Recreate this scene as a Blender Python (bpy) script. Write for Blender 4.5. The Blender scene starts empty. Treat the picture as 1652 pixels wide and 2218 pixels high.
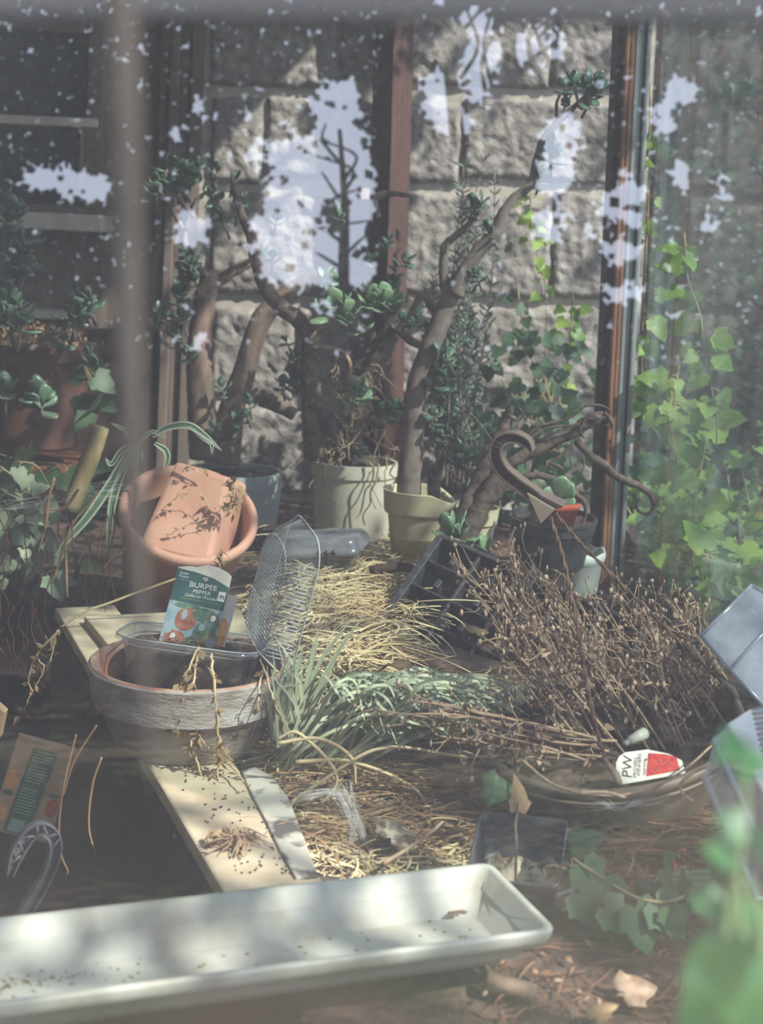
import bpy, math, random
from mathutils import Vector as V, Matrix, noise
random.seed(7)
R = random.random
def U(a, b): return random.uniform(a, b)
SC = bpy.context.scene
COL = SC.collection
PI = math.pi

# ------------------------------------------------------------------ camera
F, UC, VPP = 3000.0, 826.0, 707.0
PITCH, ROLL = math.radians(3.0), math.radians(2.6)
EYE = V((0, 0, 1.45))
f_ = V((0, math.cos(PITCH), -math.sin(PITCH)))
r0, u0 = V((1, 0, 0)), V((0, math.sin(PITCH), math.cos(PITCH)))
r_ = r0 * math.cos(ROLL) + u0 * math.sin(ROLL)
u_ = u0 * math.cos(ROLL) - r0 * math.sin(ROLL)
cam = bpy.data.cameras.new('camera')
co = bpy.data.objects.new('camera', cam)
COL.objects.link(co)
co.matrix_world = Matrix(((r_.x, u_.x, -f_.x, EYE.x), (r_.y, u_.y, -f_.y, EYE.y), (r_.z, u_.z, -f_.z, EYE.z), (0, 0, 0, 1)))
cam.sensor_width = 36
cam.lens = F / 2218 * 36
cam.shift_y = -(1109 - VPP) / 2218
cam.clip_start = .02
cam.dof.use_dof = True
cam.dof.focus_distance = 2.25
cam.dof.aperture_fstop = cam.lens / 1000 / .0095
SC.camera = co

# ------------------------------------------------------------------ light
SUN_DIR = V((.60, -.40, .70)).normalized()          # towards the sun
sun = bpy.data.lights.new('sun', 'SUN')
sun.energy, sun.angle, sun.color = 7.0, math.radians(.6), (1, .95, .87)
so = bpy.data.objects.new('sun', sun)
COL.objects.link(so)
so.rotation_euler = SUN_DIR.to_track_quat('Z', 'Y').to_euler()
wd = bpy.data.worlds.new('sky')
SC.world = wd
wd.use_nodes = True
nt = wd.node_tree
bg = nt.nodes['Background']
tc = nt.nodes.new('ShaderNodeTexCoord'); sp = nt.nodes.new('ShaderNodeSeparateXYZ'); cr_ = nt.nodes.new('ShaderNodeValToRGB')
nt.links.new(tc.outputs['Generated'], sp.inputs[0]); nt.links.new(sp.outputs['Z'], cr_.inputs[0]); nt.links.new(cr_.outputs[0], bg.inputs[0])
cr_.color_ramp.elements[0].position, cr_.color_ramp.elements[0].color = .0, (.84, .89, 1.0, 1)
cr_.color_ramp.elements[1].position, cr_.color_ramp.elements[1].color = .7, (.62, .72, 1.0, 1)
bg.inputs[1].default_value = 1.9
vs = SC.view_settings
SC.display_settings.display_device = 'sRGB'
vs.view_transform, vs.look, vs.gamma, vs.use_curve_mapping = 'Standard', 'None', 1, False
vs.exposure = 0.5
SC.cycles.max_bounces, SC.cycles.diffuse_bounces, SC.cycles.glossy_bounces = 5, 2, 2
SC.cycles.transmission_bounces, SC.cycles.transparent_max_bounces = 3, 10
SC.cycles.use_adaptive_sampling, SC.cycles.adaptive_threshold = True, .03
SC.cycles.caustics_reflective = SC.cycles.caustics_refractive = False
SC.cycles.sample_clamp_indirect = 4

# ------------------------------------------------------------------ helpers
def ray(u, v): return f_ + r_ * ((u - UC) / F) - u_ * ((v - VPP) / F)
def W(u, v, Y):
    d = ray(u, v)
    return EYE + d * (Y / d.y)
B = .724                                            # height of the planting bed and the bench
def G(u, v, z=B):
    d = ray(u, v)
    return EYE + d * ((z - EYE.z) / d.z)
def PW(pts, Y=None): return [W(*p) if len(p) == 3 else W(p[0], p[1], Y) for p in pts]
def px(n, Y): return n * Y / F

def srgb(r, g, b):
    def c(x):
        x /= 255
        return x / 12.92 if x <= .04045 else ((x + .055) / 1.055) ** 2.4
    return (c(r), c(g), c(b), 1)

class MB:
    def __init__(s): s.v, s.f = [], []
    def add(s, vs, fs):
        n = len(s.v); s.v += [tuple(p) for p in vs]; s.f += [tuple(i + n for i in f) for f in fs]
    def build(s, name, m, parent=None, smooth=True, bevel=0):
        me = bpy.data.meshes.new(name)
        off = V((0, 0, 0))
        if parent is None and s.v:
            xs, ys, zs = zip(*s.v)
            off = V(((min(xs) + max(xs)) / 2, (min(ys) + max(ys)) / 2, min(zs)))
            s.v = [tuple(V(p) - off) for p in s.v]
        me.from_pydata(s.v, [], s.f)
        if smooth and me.polygons: me.polygons.foreach_set('use_smooth', [True] * len(me.polygons))
        me.materials.append(m); me.update()
        o = bpy.data.objects.new(name, me); COL.objects.link(o)
        if parent is None: o.location = off
        else: attach(o, parent)
        if bevel:
            b = o.modifiers.new('bevel', 'BEVEL'); b.width, b.segments, b.limit_method = bevel, 2, 'ANGLE'
        return o

def attach(o, parent):
    o.parent = parent
    if parent.parent is None: o.matrix_parent_inverse = Matrix.Translation(-parent.location)
def tag(o, label=None, cat=None, group=None, kind=None):
    if label: o['label'] = label
    if cat: o['category'] = cat
    if group: o['group'] = group
    if kind: o['kind'] = kind
    return o
def thing(name, label, cat, loc, group=None):
    o = bpy.data.objects.new(name, None); COL.objects.link(o)
    o.location = loc; o.empty_display_size = .05
    return tag(o, label, cat, group)
def struct(o): o['kind'] = 'structure'; return o

def cr(pts, k=5):
    """Catmull-Rom through the points."""
    P = [pts[0] * 2 - pts[1]] + list(pts) + [pts[-1] * 2 - pts[-2]]
    out = []
    for i in range(1, len(P) - 2):
        a, b, c, d = P[i - 1:i + 3]
        for j in range(k):
            t = j / k
            out.append(.5 * ((2 * b) + (c - a) * t + (2 * a - 5 * b + 4 * c - d) * t * t + (3 * b - a - 3 * c + d) * t ** 3))
    out.append(P[-2])
    return out
def lerp_r(rs, n):
    if not isinstance(rs, (list, tuple)): return [rs] * n
    return [rs[min(int(x), len(rs) - 2)] * (1 - (x - min(int(x), len(rs) - 2))) + rs[min(int(x), len(rs) - 2) + 1] * (x - min(int(x), len(rs) - 2)) for x in (i / (n - 1) * (len(rs) - 1) for i in range(n))]
def tube(mb, pts, rs, n=6, wob=0.0, cap=True):
    m = len(pts); rs = lerp_r(rs, m)
    vs, fs = [], []
    prev = None
    for i, p in enumerate(pts):
        t = (pts[min(i + 1, m - 1)] - pts[max(i - 1, 0)])
        t = t.normalized() if t.length > 1e-9 else V((0, 0, 1))
        if prev is None:
            a = V((0, 0, 1)) if abs(t.z) < .9 else V((1, 0, 0))
            prev = (a - t * a.dot(t)).normalized()
        else:
            prev = prev - t * prev.dot(t)
            prev = prev.normalized() if prev.length > 1e-6 else t.orthogonal().normalized()
        b = t.cross(prev)
        for j in range(n):
            an = 2 * PI * j / n
            r = rs[i] * (1 + (noise.noise(p * 60 + V((j * 1.7, 0, 0))) * wob if wob else 0))
            vs.append(p + prev * (math.cos(an) * r) + b * (math.sin(an) * r))
    for i in range(m - 1):
        for j in range(n):
            fs.append((i * n + j, i * n + (j + 1) % n, (i + 1) * n + (j + 1) % n, (i + 1) * n + j))
    if cap: fs += [tuple(range(n - 1, -1, -1)), tuple(range((m - 1) * n, m * n))]
    mb.add(vs, fs)
def ribbon(mb, pts, ws, nrm=V((0, -1, .4)), fold=.25):
    """blade: three vertices across with a folded keel"""
    m = len(pts); ws = lerp_r(ws, m); vs, fs = [], []
    for i, p in enumerate(pts):
        t = (pts[min(i + 1, m - 1)] - pts[max(i - 1, 0)])
        s = t.cross(nrm)
        s = s.normalized() if s.length > 1e-9 else V((1, 0, 0))
        n = s.cross(t).normalized()
        w = ws[i] / 2
        vs += [p - s * w + n * w * fold, p, p + s * w + n * w * fold]
    for i in range(m - 1):
        a = i * 3; fs += [(a, a + 1, a + 4, a + 3), (a + 1, a + 2, a + 5, a + 4)]
    mb.add(vs, fs)
def frame(o, z, x=None):
    """matrix with origin o, local z along z"""
    z = z.normalized()
    x = x if x is not None else (V((1, 0, 0)) if abs(z.x) < .9 else V((0, 1, 0)))
    x = (x - z * x.dot(z)).normalized(); y = z.cross(x)
    return Matrix(((x.x, y.x, z.x, o.x), (x.y, y.y, z.y, o.y), (x.z, y.z, z.z, o.z), (0, 0, 0, 1)))
def lathe(mb, prof, n, M, wob=0, close=False):
    vs = []
    for (r, z) in prof:
        for j in range(n):
            a = 2 * PI * j / n
            q = r * (1 + (noise.noise(V((math.cos(a) * 2, math.sin(a) * 2, z * 9))) * wob if wob else 0))
            vs.append(M @ V((math.cos(a) * q, math.sin(a) * q, z)))
    fs = [(i * n + j, i * n + (j + 1) % n, (i + 1) * n + (j + 1) % n, (i + 1) * n + j) for i in range(len(prof) - 1) for j in range(n)]
    if close: fs.append(tuple(range((len(prof) - 1) * n, len(prof) * n)))
    mb.add(vs, fs)
def disc(mb, r, z, n, M, bump=.004, rings=8, seed=0):
    vs = [M @ V((0, 0, z))]; fs = []
    for i in range(1, rings + 1):
        for j in range(n):
            a = 2 * PI * j / n; q = r * i / rings
            p = V((math.cos(a) * q, math.sin(a) * q, 0))
            h = noise.noise(p * 45 + V((seed, 0, 0))) * bump + noise.noise(p * 140 + V((seed, 3, 0))) * bump * .6
            vs.append(M @ (p + V((0, 0, z + h))))
    for j in range(n): fs.append((0, 1 + j, 1 + (j + 1) % n))
    for i in range(rings - 1):
        for j in range(n):
            a = 1 + i * n
            fs.append((a + j, a + n + j, a + n + (j + 1) % n, a + (j + 1) % n))
    mb.add(vs, fs)
def box(mb, x0, x1, y0, y1, z0, z1, M=Matrix()):
    mb.add([M @ V(p) for p in ((x0, y0, z0), (x1, y0, z0), (x1, y1, z0), (x0, y1, z0), (x0, y0, z1), (x1, y0, z1), (x1, y1, z1), (x0, y1, z1))],
           [(3, 2, 1, 0), (4, 5, 6, 7), (0, 1, 5, 4), (1, 2, 6, 5), (2, 3, 7, 6), (3, 0, 4, 7)])
def slab(mb, quad, n, t):
    """polygon quad (list of points) thickened by t along -n"""
    k = len(quad); n = n.normalized()
    mb.add(list(quad) + [p - n * t for p in quad], [tuple(range(k)), tuple(range(2 * k - 1, k - 1, -1))] + [(i, (i + k) , (i + 1) % k + k, (i + 1) % k) for i in range(k)])
def blob(mb, c, rx, ry, rz, M3=None, n=8, m=6, wob=0, seed=0):
    vs, fs = [], []
    for i in range(m + 1):
        th = PI * i / m
        for j in range(n):
            a = 2 * PI * j / n
            d = V((math.sin(th) * math.cos(a), math.sin(th) * math.sin(a), math.cos(th)))
            k = 1 + (noise.noise(d * 1.7 + V((seed, 0, 0))) * wob if wob else 0)
            p = V((d.x * rx * k, d.y * ry * k, d.z * rz * k))
            vs.append(c + ((M3 @ p) if M3 is not None else p))
    fs = [(i * n + j, (i + 1) * n + j, (i + 1) * n + (j + 1) % n, i * n + (j + 1) % n) for i in range(m) for j in range(n)]
    mb.add(vs, fs)
def rrect(w, d, r, k=5):
    out = []
    for cx, cy, a0 in ((w / 2 - r, d / 2 - r, 0), (-w / 2 + r, d / 2 - r, PI / 2), (-w / 2 + r, -d / 2 + r, PI), (w / 2 - r, -d / 2 + r, 1.5 * PI)):
        for i in range(k + 1):
            a = a0 + PI / 2 * i / k
            out.append((cx + r * math.cos(a), cy + r * math.sin(a)))
    return out
def rtub(mb, prof, r, M, k=5):
    """rounded-rectangle loft: prof = [(w, d, z)], bottom closed at both ends of the profile"""
    vs = []; n = 4 * (k + 1)
    for (w, d, z) in prof: vs += [M @ V((x, y, z)) for x, y in rrect(w, d, min(r, w * .45, d * .45), k)]
    fs = [(i * n + j, i * n + (j + 1) % n, (i + 1) * n + (j + 1) % n, (i + 1) * n + j) for i in range(len(prof) - 1) for j in range(n)]
    fs += [tuple(range(n - 1, -1, -1)), tuple(range((len(prof) - 1) * n, len(prof) * n))]
    mb.add(vs, fs)

# ---- leaves
def _jade():
    vs, fs = [], []
    n, m = 6, 6
    for i in range(m + 1):
        t = i / m
        w = .37 * math.sin(PI * min(1, t ** 1.35 * .97 + .03)) ** .75 + .02
        h = .07 * math.sin(PI * min(1, t * .96 + .03)) ** .6 + .01
        if i == m: w, h = .05, .02
        for j in range(n):
            a = 2 * PI * j / n
            vs.append(V((math.cos(a) * w, t, math.sin(a) * h + .16 * t * t)))
    fs = [(i * n + j, i * n + (j + 1) % n, (i + 1) * n + (j + 1) % n, (i + 1) * n + j) for i in range(m) for j in range(n)] + [tuple(range(m * n, m * n + n))]
    return vs, fs
JADE = _jade()
_half = [(.13, -.13), (.38, -.13), (.47, .06), (.58, .24), (.41, .33), (.37, .46), (.29, .66), (.13, .86)]
IVY_V = [V((0, .02, .0)), V((0, .32, -.03)), V((0, .65, -.02)), V((0, 1.02, -.10))] + [V((x, y, .10 * x + .05 * x * y - .08 * y * y)) for x, y in _half] + [V((-x, y, .10 * x + .05 * x * y - .08 * y * y)) for x, y in _half]
IVY_F = [(0, 4, 5), (0, 5, 6), (0, 6, 1), (1, 6, 7), (1, 7, 8), (1, 8, 9), (1, 9, 2), (2, 9, 10), (2, 10, 11), (2, 11, 3)]
IVY_F += [tuple(i + 8 if i > 3 else i for i in reversed(f)) for f in IVY_F]
def put(mb, tpl, p, y, z, s, sx=1, bend=0):
    """template leaf at p, growing along y, face normal z, size s"""
    y = y.normalized(); z = z - y * z.dot(y)
    z = z.normalized() if z.length > 1e-6 else y.orthogonal().normalized()
    x = y.cross(z)
    mb.add([p + x * (q.x * s * sx) + y * (q.y * s) + z * ((q.z - bend * q.y * q.y) * s) for q in tpl[0]], tpl[1])
IVY = (IVY_V, IVY_F)
QUAD = ([V((0, 0, 0)), V((.3, .45, .05)), V((0, 1, -.05)), V((-.3, .45, .05))], [(0, 1, 2, 3)])
def rv(): return V((U(-1, 1), U(-1, 1), U(-1, 1))).normalized()
def rosette(mb, p, d, s, pairs=3, gap=.5, stem=None):
    """opposite, crossed pairs of jade leaves around a shoot tip"""
    d = d.normalized(); x = d.orthogonal().normalized(); x = Matrix.Rotation(U(0, 6), 3, d) @ x
    for k in range(pairs):
        side = x if k % 2 else d.cross(x)
        q = p - d * (s * gap * (pairs - 1 - k) * .6)
        op = .55 + .80 * (pairs - 1 - k) / max(1, pairs - 1) + U(-.2, .2)
        for sg in (1, -1):
            y = d * math.cos(op) + side * sg * math.sin(op) + rv() * .22
            put(mb, JADE, q, y, d - y * .2, s * U(.75, 1.1) * (.75 + .25 * (pairs - k) / pairs), U(.85, 1.15))
    if stem is not None: tube(stem, [p - d * s * (gap * pairs * .6 + .6), p - d * s * .4, p], [s * .09, s * .08, s * .05], 5)

# ------------------------------------------------------------------ materials
def mat(name, c1, c2=None, scale=12., rough=.75, bump=0., stretch=(1, 1, 1), spec=.3, detail=4., lo=.35, hi=.65, trans=0., bscale=None, metal=0):
    m = bpy.data.materials.new(name); m.use_nodes = True
    n, l = m.node_tree.nodes, m.node_tree.links
    p = n['Principled BSDF']
    p.inputs['Roughness'].default_value = rough; p.inputs['Specular IOR Level'].default_value = spec; p.inputs['Metallic'].default_value = metal
    p.inputs['Base Color'].default_value = c1
    src = None
    if c2 is not None or bump:
        t = n.new('ShaderNodeTexCoord'); mp = n.new('ShaderNodeMapping'); mp.inputs['Scale'].default_value = stretch
        nz = n.new('ShaderNodeTexNoise'); nz.inputs['Scale'].default_value = scale; nz.inputs['Detail'].default_value = detail
        l.new(t.outputs['Object'], mp.inputs[0]); l.new(mp.outputs[0], nz.inputs['Vector'])
        if c2 is not None:
            rp = n.new('ShaderNodeValToRGB'); e = rp.color_ramp.elements
            e[0].position, e[0].color, e[1].position, e[1].color = lo, c1, hi, c2
            l.new(nz.outputs['Fac'], rp.inputs[0]); l.new(rp.outputs[0], p.inputs['Base Color']); src = rp.outputs[0]
        if bump:
            nb = nz
            if bscale:
                nb = n.new('ShaderNodeTexNoise'); nb.inputs['Scale'].default_value = bscale; nb.inputs['Detail'].default_value = 5
                l.new(mp.outputs[0], nb.inputs['Vector'])
            bm = n.new('ShaderNodeBump'); bm.inputs['Strength'].default_value = bump; bm.inputs['Distance'].default_value = .004
            l.new(nb.outputs['Fac'], bm.inputs['Height']); l.new(bm.outputs[0], p.inputs['Normal'])
    if trans:
        tr = n.new('ShaderNodeBsdfTranslucent'); mx = n.new('ShaderNodeMixShader'); mx.inputs[0].default_value = trans
        if src is not None: l.new(src, tr.inputs[0])
        else: tr.inputs[0].default_value = c1
        l.new(p.outputs[0], mx.inputs[1]); l.new(tr.outputs[0], mx.inputs[2]); l.new(mx.outputs[0], n['Material Output'].inputs[0])
    return m
def clear(name, tint, gloss=.12, dust=.06, dustc=(.8, .8, .8, 1), rough=.08, edge=.35, dscale=30., stretch=(1, 1, 1)):
    """clear sheet: transparent, mirror reflection growing towards grazing, a film of dust in patches"""
    m = bpy.data.materials.new(name); m.use_nodes = True
    n, l = m.node_tree.nodes, m.node_tree.links
    n.remove(n['Principled BSDF'])
    tr = n.new('ShaderNodeBsdfTransparent'); tr.inputs[0].default_value = tint
    gl = n.new('ShaderNodeBsdfGlossy'); gl.inputs['Roughness'].default_value = rough; gl.inputs[0].default_value = (.95, .97, 1, 1)
    lw = n.new('ShaderNodeLayerWeight'); lw.inputs[0].default_value = .25
    mr = n.new('ShaderNodeMapRange'); mr.inputs['To Min'].default_value = gloss; mr.inputs['To Max'].default_value = gloss + edge
    l.new(lw.outputs['Facing'], mr.inputs[0])
    mx = n.new('ShaderNodeMixShader'); l.new(mr.outputs[0], mx.inputs[0]); l.new(tr.outputs[0], mx.inputs[1]); l.new(gl.outputs[0], mx.inputs[2])
    df = n.new('ShaderNodeBsdfDiffuse'); df.inputs[0].default_value = dustc
    tl = n.new('ShaderNodeBsdfTranslucent'); tl.inputs[0].default_value = dustc
    dm = n.new('ShaderNodeMixShader'); dm.inputs[0].default_value = .4; l.new(df.outputs[0], dm.inputs[1]); l.new(tl.outputs[0], dm.inputs[2])
    t = n.new('ShaderNodeTexCoord'); mp = n.new('ShaderNodeMapping'); mp.inputs['Scale'].default_value = stretch
    nz = n.new('ShaderNodeTexNoise'); nz.inputs['Scale'].default_value = dscale; nz.inputs['Detail'].default_value = 5
    l.new(t.outputs['Object'], mp.inputs[0]); l.new(mp.outputs[0], nz.inputs['Vector'])
    d2 = n.new('ShaderNodeMapRange'); d2.inputs['From Min'].default_value = .3; d2.inputs['From Max'].default_value = .7
    d2.inputs['To Min'].default_value = dust * .5; d2.inputs['To Max'].default_value = dust * 1.5
    l.new(nz.outputs['Fac'], d2.inputs[0])
    ou = n.new('ShaderNodeMixShader'); l.new(d2.outputs[0], ou.inputs[0]); l.new(mx.outputs[0], ou.inputs[1]); l.new(dm.outputs[0], ou.inputs[2])
    l.new(ou.outputs[0], n['Material Output'].inputs[0])
    return m

S = srgb
M_soil = mat('soil', S(62, 50, 43), S(98, 82, 72), 60, .95, .8, spec=.1)
M_dark = mat('dark_earth', S(36, 30, 27), S(60, 48, 42), 20, .95, .5, spec=.1)
M_stone = mat('rock_faced_stone', S(116, 112, 106), S(150, 146, 138), 26, .95, 1.0, bscale=90, spec=.15)
M_mortar = mat('mortar', S(176, 172, 158), S(158, 152, 140), 30, .95, .3, spec=.1)
M_casing = mat('brown_painted_wood', S(98, 87, 78), S(112, 100, 89), 8, .7, .15, (6, 6, .6))
M_cream_wood = mat('cream_painted_wood', S(212, 206, 190), S(196, 188, 172), 10, .6, .1)
M_cedar = mat('cedar', S(150, 106, 76), S(116, 78, 56), 14, .7, .3, (10, 10, .5))
M_darkwood = mat('dark_stained_wood', S(62, 42, 34), S(46, 32, 28), 12, .8, .3, (8, 8, .5))
M_redwood = mat('reddish_wood', S(78, 54, 46), S(62, 44, 38), 12, .8, .3, (8, 8, .6))
M_alu = mat('weathered_aluminium', S(158, 166, 166), S(132, 140, 142), 6, .38, .05, (8, 8, .4), spec=.6)
M_paleboard = mat('pale_weathered_board', S(196, 184, 156), S(170, 154, 126), 22, .85, .35, (1, 1, 1), lo=.3, hi=.75)
M_greyboard = mat('peeling_painted_board', S(186, 182, 166), S(88, 84, 80), 16, .85, .4, lo=.53, hi=.60)
M_bowl = mat('limed_terracotta', S(182, 176, 166), S(132, 112, 98), 19, .9, .7, (1, 1, 3), lo=.40, hi=.70, bscale=110, detail=9)
M_bowlrim = mat('bare_terracotta_edge', S(168, 112, 88), S(186, 160, 140), 40, .9, .3)
M_terra = mat('terracotta', S(184, 134, 112), S(198, 152, 130), 10, .75, .15, bscale=120)
M_terra_d = mat('old_terracotta', S(92, 62, 52), S(76, 50, 42), 14, .8, .2)
M_whitepot = mat('off_white_glaze', S(206, 200, 182), S(190, 182, 162), 9, .5, .05)
M_bluepot = mat('blue_grey_glaze', S(172, 182, 178), S(158, 168, 166), 8, .45, .05)
M_creampot = mat('cream_plastic', S(212, 202, 168), S(196, 184, 150), 9, .5, .03)
M_blackp = mat('black_plastic', S(46, 46, 50), S(80, 78, 80), 45, .42, .1, spec=.5, lo=.45, hi=.8)
M_redp = mat('red_clay', S(178, 84, 58), S(158, 70, 48), 20, .8, .2)
M_milk = mat('milky_plastic', S(206, 214, 206), S(190, 198, 190), 12, .4, .05, trans=.25)
M_trough = mat('aged_white_plastic', S(170, 173, 160), S(138, 134, 116), 14, .5, .08, lo=.50, hi=.74, detail=8)
M_bark = mat('jade_bark', S(132, 118, 110), S(96, 84, 78), 30, .85, .5, (1, 1, .8))
M_barkw = mat('warm_bark', S(136, 116, 102), S(100, 82, 72), 26, .85, .5, (1.5, 1.5, .4))
M_barkd = mat('dead_bark', S(112, 96, 86), S(70, 56, 50), 55, .95, .9, (1, 1, 1))
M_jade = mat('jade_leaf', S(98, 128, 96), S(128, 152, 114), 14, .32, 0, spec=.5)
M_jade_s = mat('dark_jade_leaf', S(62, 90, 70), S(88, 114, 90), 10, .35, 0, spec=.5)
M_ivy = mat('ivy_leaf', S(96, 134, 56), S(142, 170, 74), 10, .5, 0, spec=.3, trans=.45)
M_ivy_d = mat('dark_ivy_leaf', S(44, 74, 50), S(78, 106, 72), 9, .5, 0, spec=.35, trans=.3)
M_ivy_g = mat('grey_ivy_leaf', S(98, 118, 94), S(126, 140, 112), 10, .5, 0, spec=.35)
M_ivy_n = mat('fresh_ivy_leaf', S(46, 104, 46), S(84, 140, 74), 30, .22, .2, spec=.7, trans=.15)
M_vine = mat('ivy_stem', S(150, 142, 104), S(118, 104, 74), 40, .8)
M_straw = mat('dry_straw', S(218, 202, 160), S(182, 158, 116), 9, .8, 0, spec=.2)
M_straw_b = mat('brown_straw', S(162, 132, 98), S(116, 90, 68), 9, .85, 0, spec=.15)
M_straw_r = mat('rusty_straw', S(126, 92, 70), S(86, 60, 48), 9, .85, 0, spec=.15)
M_rootr = mat('reddish_root', S(96, 62, 48), S(70, 46, 38), 9, .9, 0, spec=.1)
M_shrub = mat('dark_evergreen_leaf', S(24, 38, 28), S(40, 56, 40), 5, .6, 0, spec=.2)
M_stain = mat('brown_dirt', S(126, 104, 82), S(84, 68, 56), 90, .9, 0, spec=.1)
M_blade = mat('blue_green_blade', S(148, 158, 128), S(178, 184, 150), 7, .5, 0, spec=.35)
M_spider = mat('spider_plant_green', S(98, 128, 96), S(118, 146, 112), 20, .5, trans=.2)
M_spider_w = mat('spider_plant_cream', S(206, 214, 190), S(188, 200, 172), 20, .5, trans=.2)
M_dead = mat('dead_stem', S(172, 148, 122), S(126, 104, 86), 45, .9, 0, spec=.15)
M_bud = mat('dry_seed_head', S(188, 164, 138), S(142, 114, 92), 60, .9, 0, spec=.15)
M_crisp = mat('crisp_dry_leaf', S(176, 150, 112), S(132, 104, 74), 30, .85, 0, spec=.2, trans=.2)
M_basket = mat('taupe_plastic', S(132, 116, 98), S(116, 100, 84), 12, .5, .05, spec=.4)
M_hook = mat('brown_hook_plastic', S(112, 92, 80), S(96, 78, 68), 18, .5, .05, spec=.4)
M_ghook = mat('grey_hook_plastic', S(104, 104, 106), S(84, 84, 88), 18, .6, .1)
M_wire = mat('rusty_wire', S(110, 84, 68), S(86, 62, 50), 60, .8, .3)
M_clearp = clear('clear_plastic', (.90, .92, .92, 1), .07, .09, rough=.12, edge=.55, dscale=40)
M_frost = clear('dusty_clear_plastic', (.72, .76, .82, 1), .10, .40, (.62, .64, .70, 1), rough=.2, edge=.4, dscale=18)
M_rib = mat('milky_rib', S(196, 204, 206), None, rough=.3, spec=.5, trans=.3)
M_web = mat('spider_silk', S(232, 230, 224), None, rough=.8, trans=.3)
M_glass = clear('dusty_window_glass', (.92, .94, .95, 1), .20, .050, (.72, .73, .80, 1), rough=.0, edge=.25, dscale=4, stretch=(1, 1, .5))
M_sglass = clear('side_window_glass', (.90, .95, .93, 1), .04, .05, (.62, .70, .64, 1), rough=.02, edge=.2, dscale=6, stretch=(1, 1, .4))
M_hglass = mat('house_glass', S(28, 32, 38), S(40, 44, 50), 3, .08, 0, spec=.5)
M_leafout = mat('tree_leaf', S(50, 58, 46), S(72, 78, 58), 4, .6, 0, spec=.2, trans=.3)
M_treebark = mat('tree_bark', S(66, 50, 44), S(48, 38, 34), 12, .9, .5, (1, 1, .3))
M_cane = mat('grey_brown_cane', S(96, 86, 76), S(82, 73, 64), 20, .8)
M_rail = mat('grey_painted_rail', S(72, 70, 70), S(62, 60, 60), 10, .7)
M_paper = mat('cream_paper', S(226, 222, 206), None, rough=.7)
M_teal = mat('teal_print', S(58, 98, 96), S(66, 106, 100), 60, .55)
M_white = mat('white_print', S(232, 234, 226), None, rough=.6)
M_pgreen = mat('green_pepper_print', S(80, 112, 92), S(118, 148, 126), 90, .5)
M_pred = mat('red_pepper_print', S(156, 88, 74), S(186, 132, 116), 90, .5)
M_pblue = mat('pale_blue_print', S(142, 168, 178), S(170, 190, 192), 90, .6)
M_orange = mat('orange_print', S(222, 118, 72), S(236, 176, 96), 90, .6)
M_ink = mat('dark_ink', S(52, 50, 50), None, rough=.7)
M_lime = mat('pale_green_print', S(150, 172, 118), None, rough=.6)
M_redf = mat('red_flower_print', S(206, 52, 44), S(168, 34, 30), 200, .6)
M_boxp = mat('peach_printed_card', S(190, 162, 126), S(170, 132, 98), 25, .7)
M_boxg = mat('dark_green_print', S(34, 92, 58), S(28, 78, 50), 40, .6)
M_boxt = mat('faded_small_print', S(150, 178, 150), None, rough=.7)
M_crust = mat('pale_crusted_soil', S(190, 178, 152), S(96, 80, 66), 60, .95, .9, lo=.4, hi=.6)
M_bamboo = mat('bamboo', S(146, 134, 92), S(120, 106, 74), 12, .6, .1, (3, 3, .5))
M_brick = mat('brick', S(126, 78, 60), S(104, 64, 50), 14, .9, .3)
M_green_p = mat('dark_green_plastic', S(30, 66, 50), S(38, 78, 58), 10, .5)
M_pink = mat('faded_pink_petal', S(150, 78, 78), S(120, 60, 62), 40, .8)
M_grass = mat('outdoor_ground', S(96, 84, 62), S(70, 74, 46), 1.2, .95, .3)

# ------------------------------------------------------------------ setting: ground, walls, windows
def noisy_plane(x0, x1, y0, y1, nx, ny, zf, keep=None):
    mb = MB(); vs = []; fs = []
    for j in range(ny + 1):
        for i in range(nx + 1):
            x, y = x0 + (x1 - x0) * i / nx, y0 + (y1 - y0) * j / ny
            vs.append(V((x, y, zf(x, y))))
    for j in range(ny):
        for i in range(nx):
            a = j * (nx + 1) + i; fs.append((a, a + 1, a + nx + 2, a + nx + 1))
    if keep: fs = [f for f in fs if all(keep(vs[i].x, vs[i].y) for i in f)]
    mb.add(vs, fs); return mb
EL, EF = G(122, 1322), G(480, 1925)                  # left edge of the bench, back and front
edge_d = (EF - EL).normalized(); edge_n = V((-edge_d.y, edge_d.x, 0)); 
if edge_n.x < 0: edge_n = -edge_n                    # points to the bed side
def bedz(x, y):
    p = V((x, y, 0))
    return B - .03 + noise.noise(p * 5) * .012 + noise.noise(p * 17) * .008 + noise.noise(p * 60) * .004
def inbed(x, y): return (V((x, y, B)) - EL).dot(edge_n) > .015
struct(noisy_plane(-1.0, .72, .95, 4.15, 150, 220, bedz, inbed).build('ground', M_soil))
struct(noisy_plane(-3.2, .75, .42, 4.15, 40, 40, lambda x, y: .12 + noise.noise(V((x * 4, y * 4, 0))) * .03).build('floor', M_dark))
struct(noisy_plane(-16, 16, -22, .2, 40, 40, lambda x, y: -.05 + noise.noise(V((x, y, 0)) * .5) * .1).build('ground_outside', M_grass))
struct(noisy_plane(.78, 12, -1, 14, 30, 30, lambda x, y: .25 + noise.noise(V((x, y, 3)) * .8) * .12).build('ground_beside', M_dark))

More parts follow.
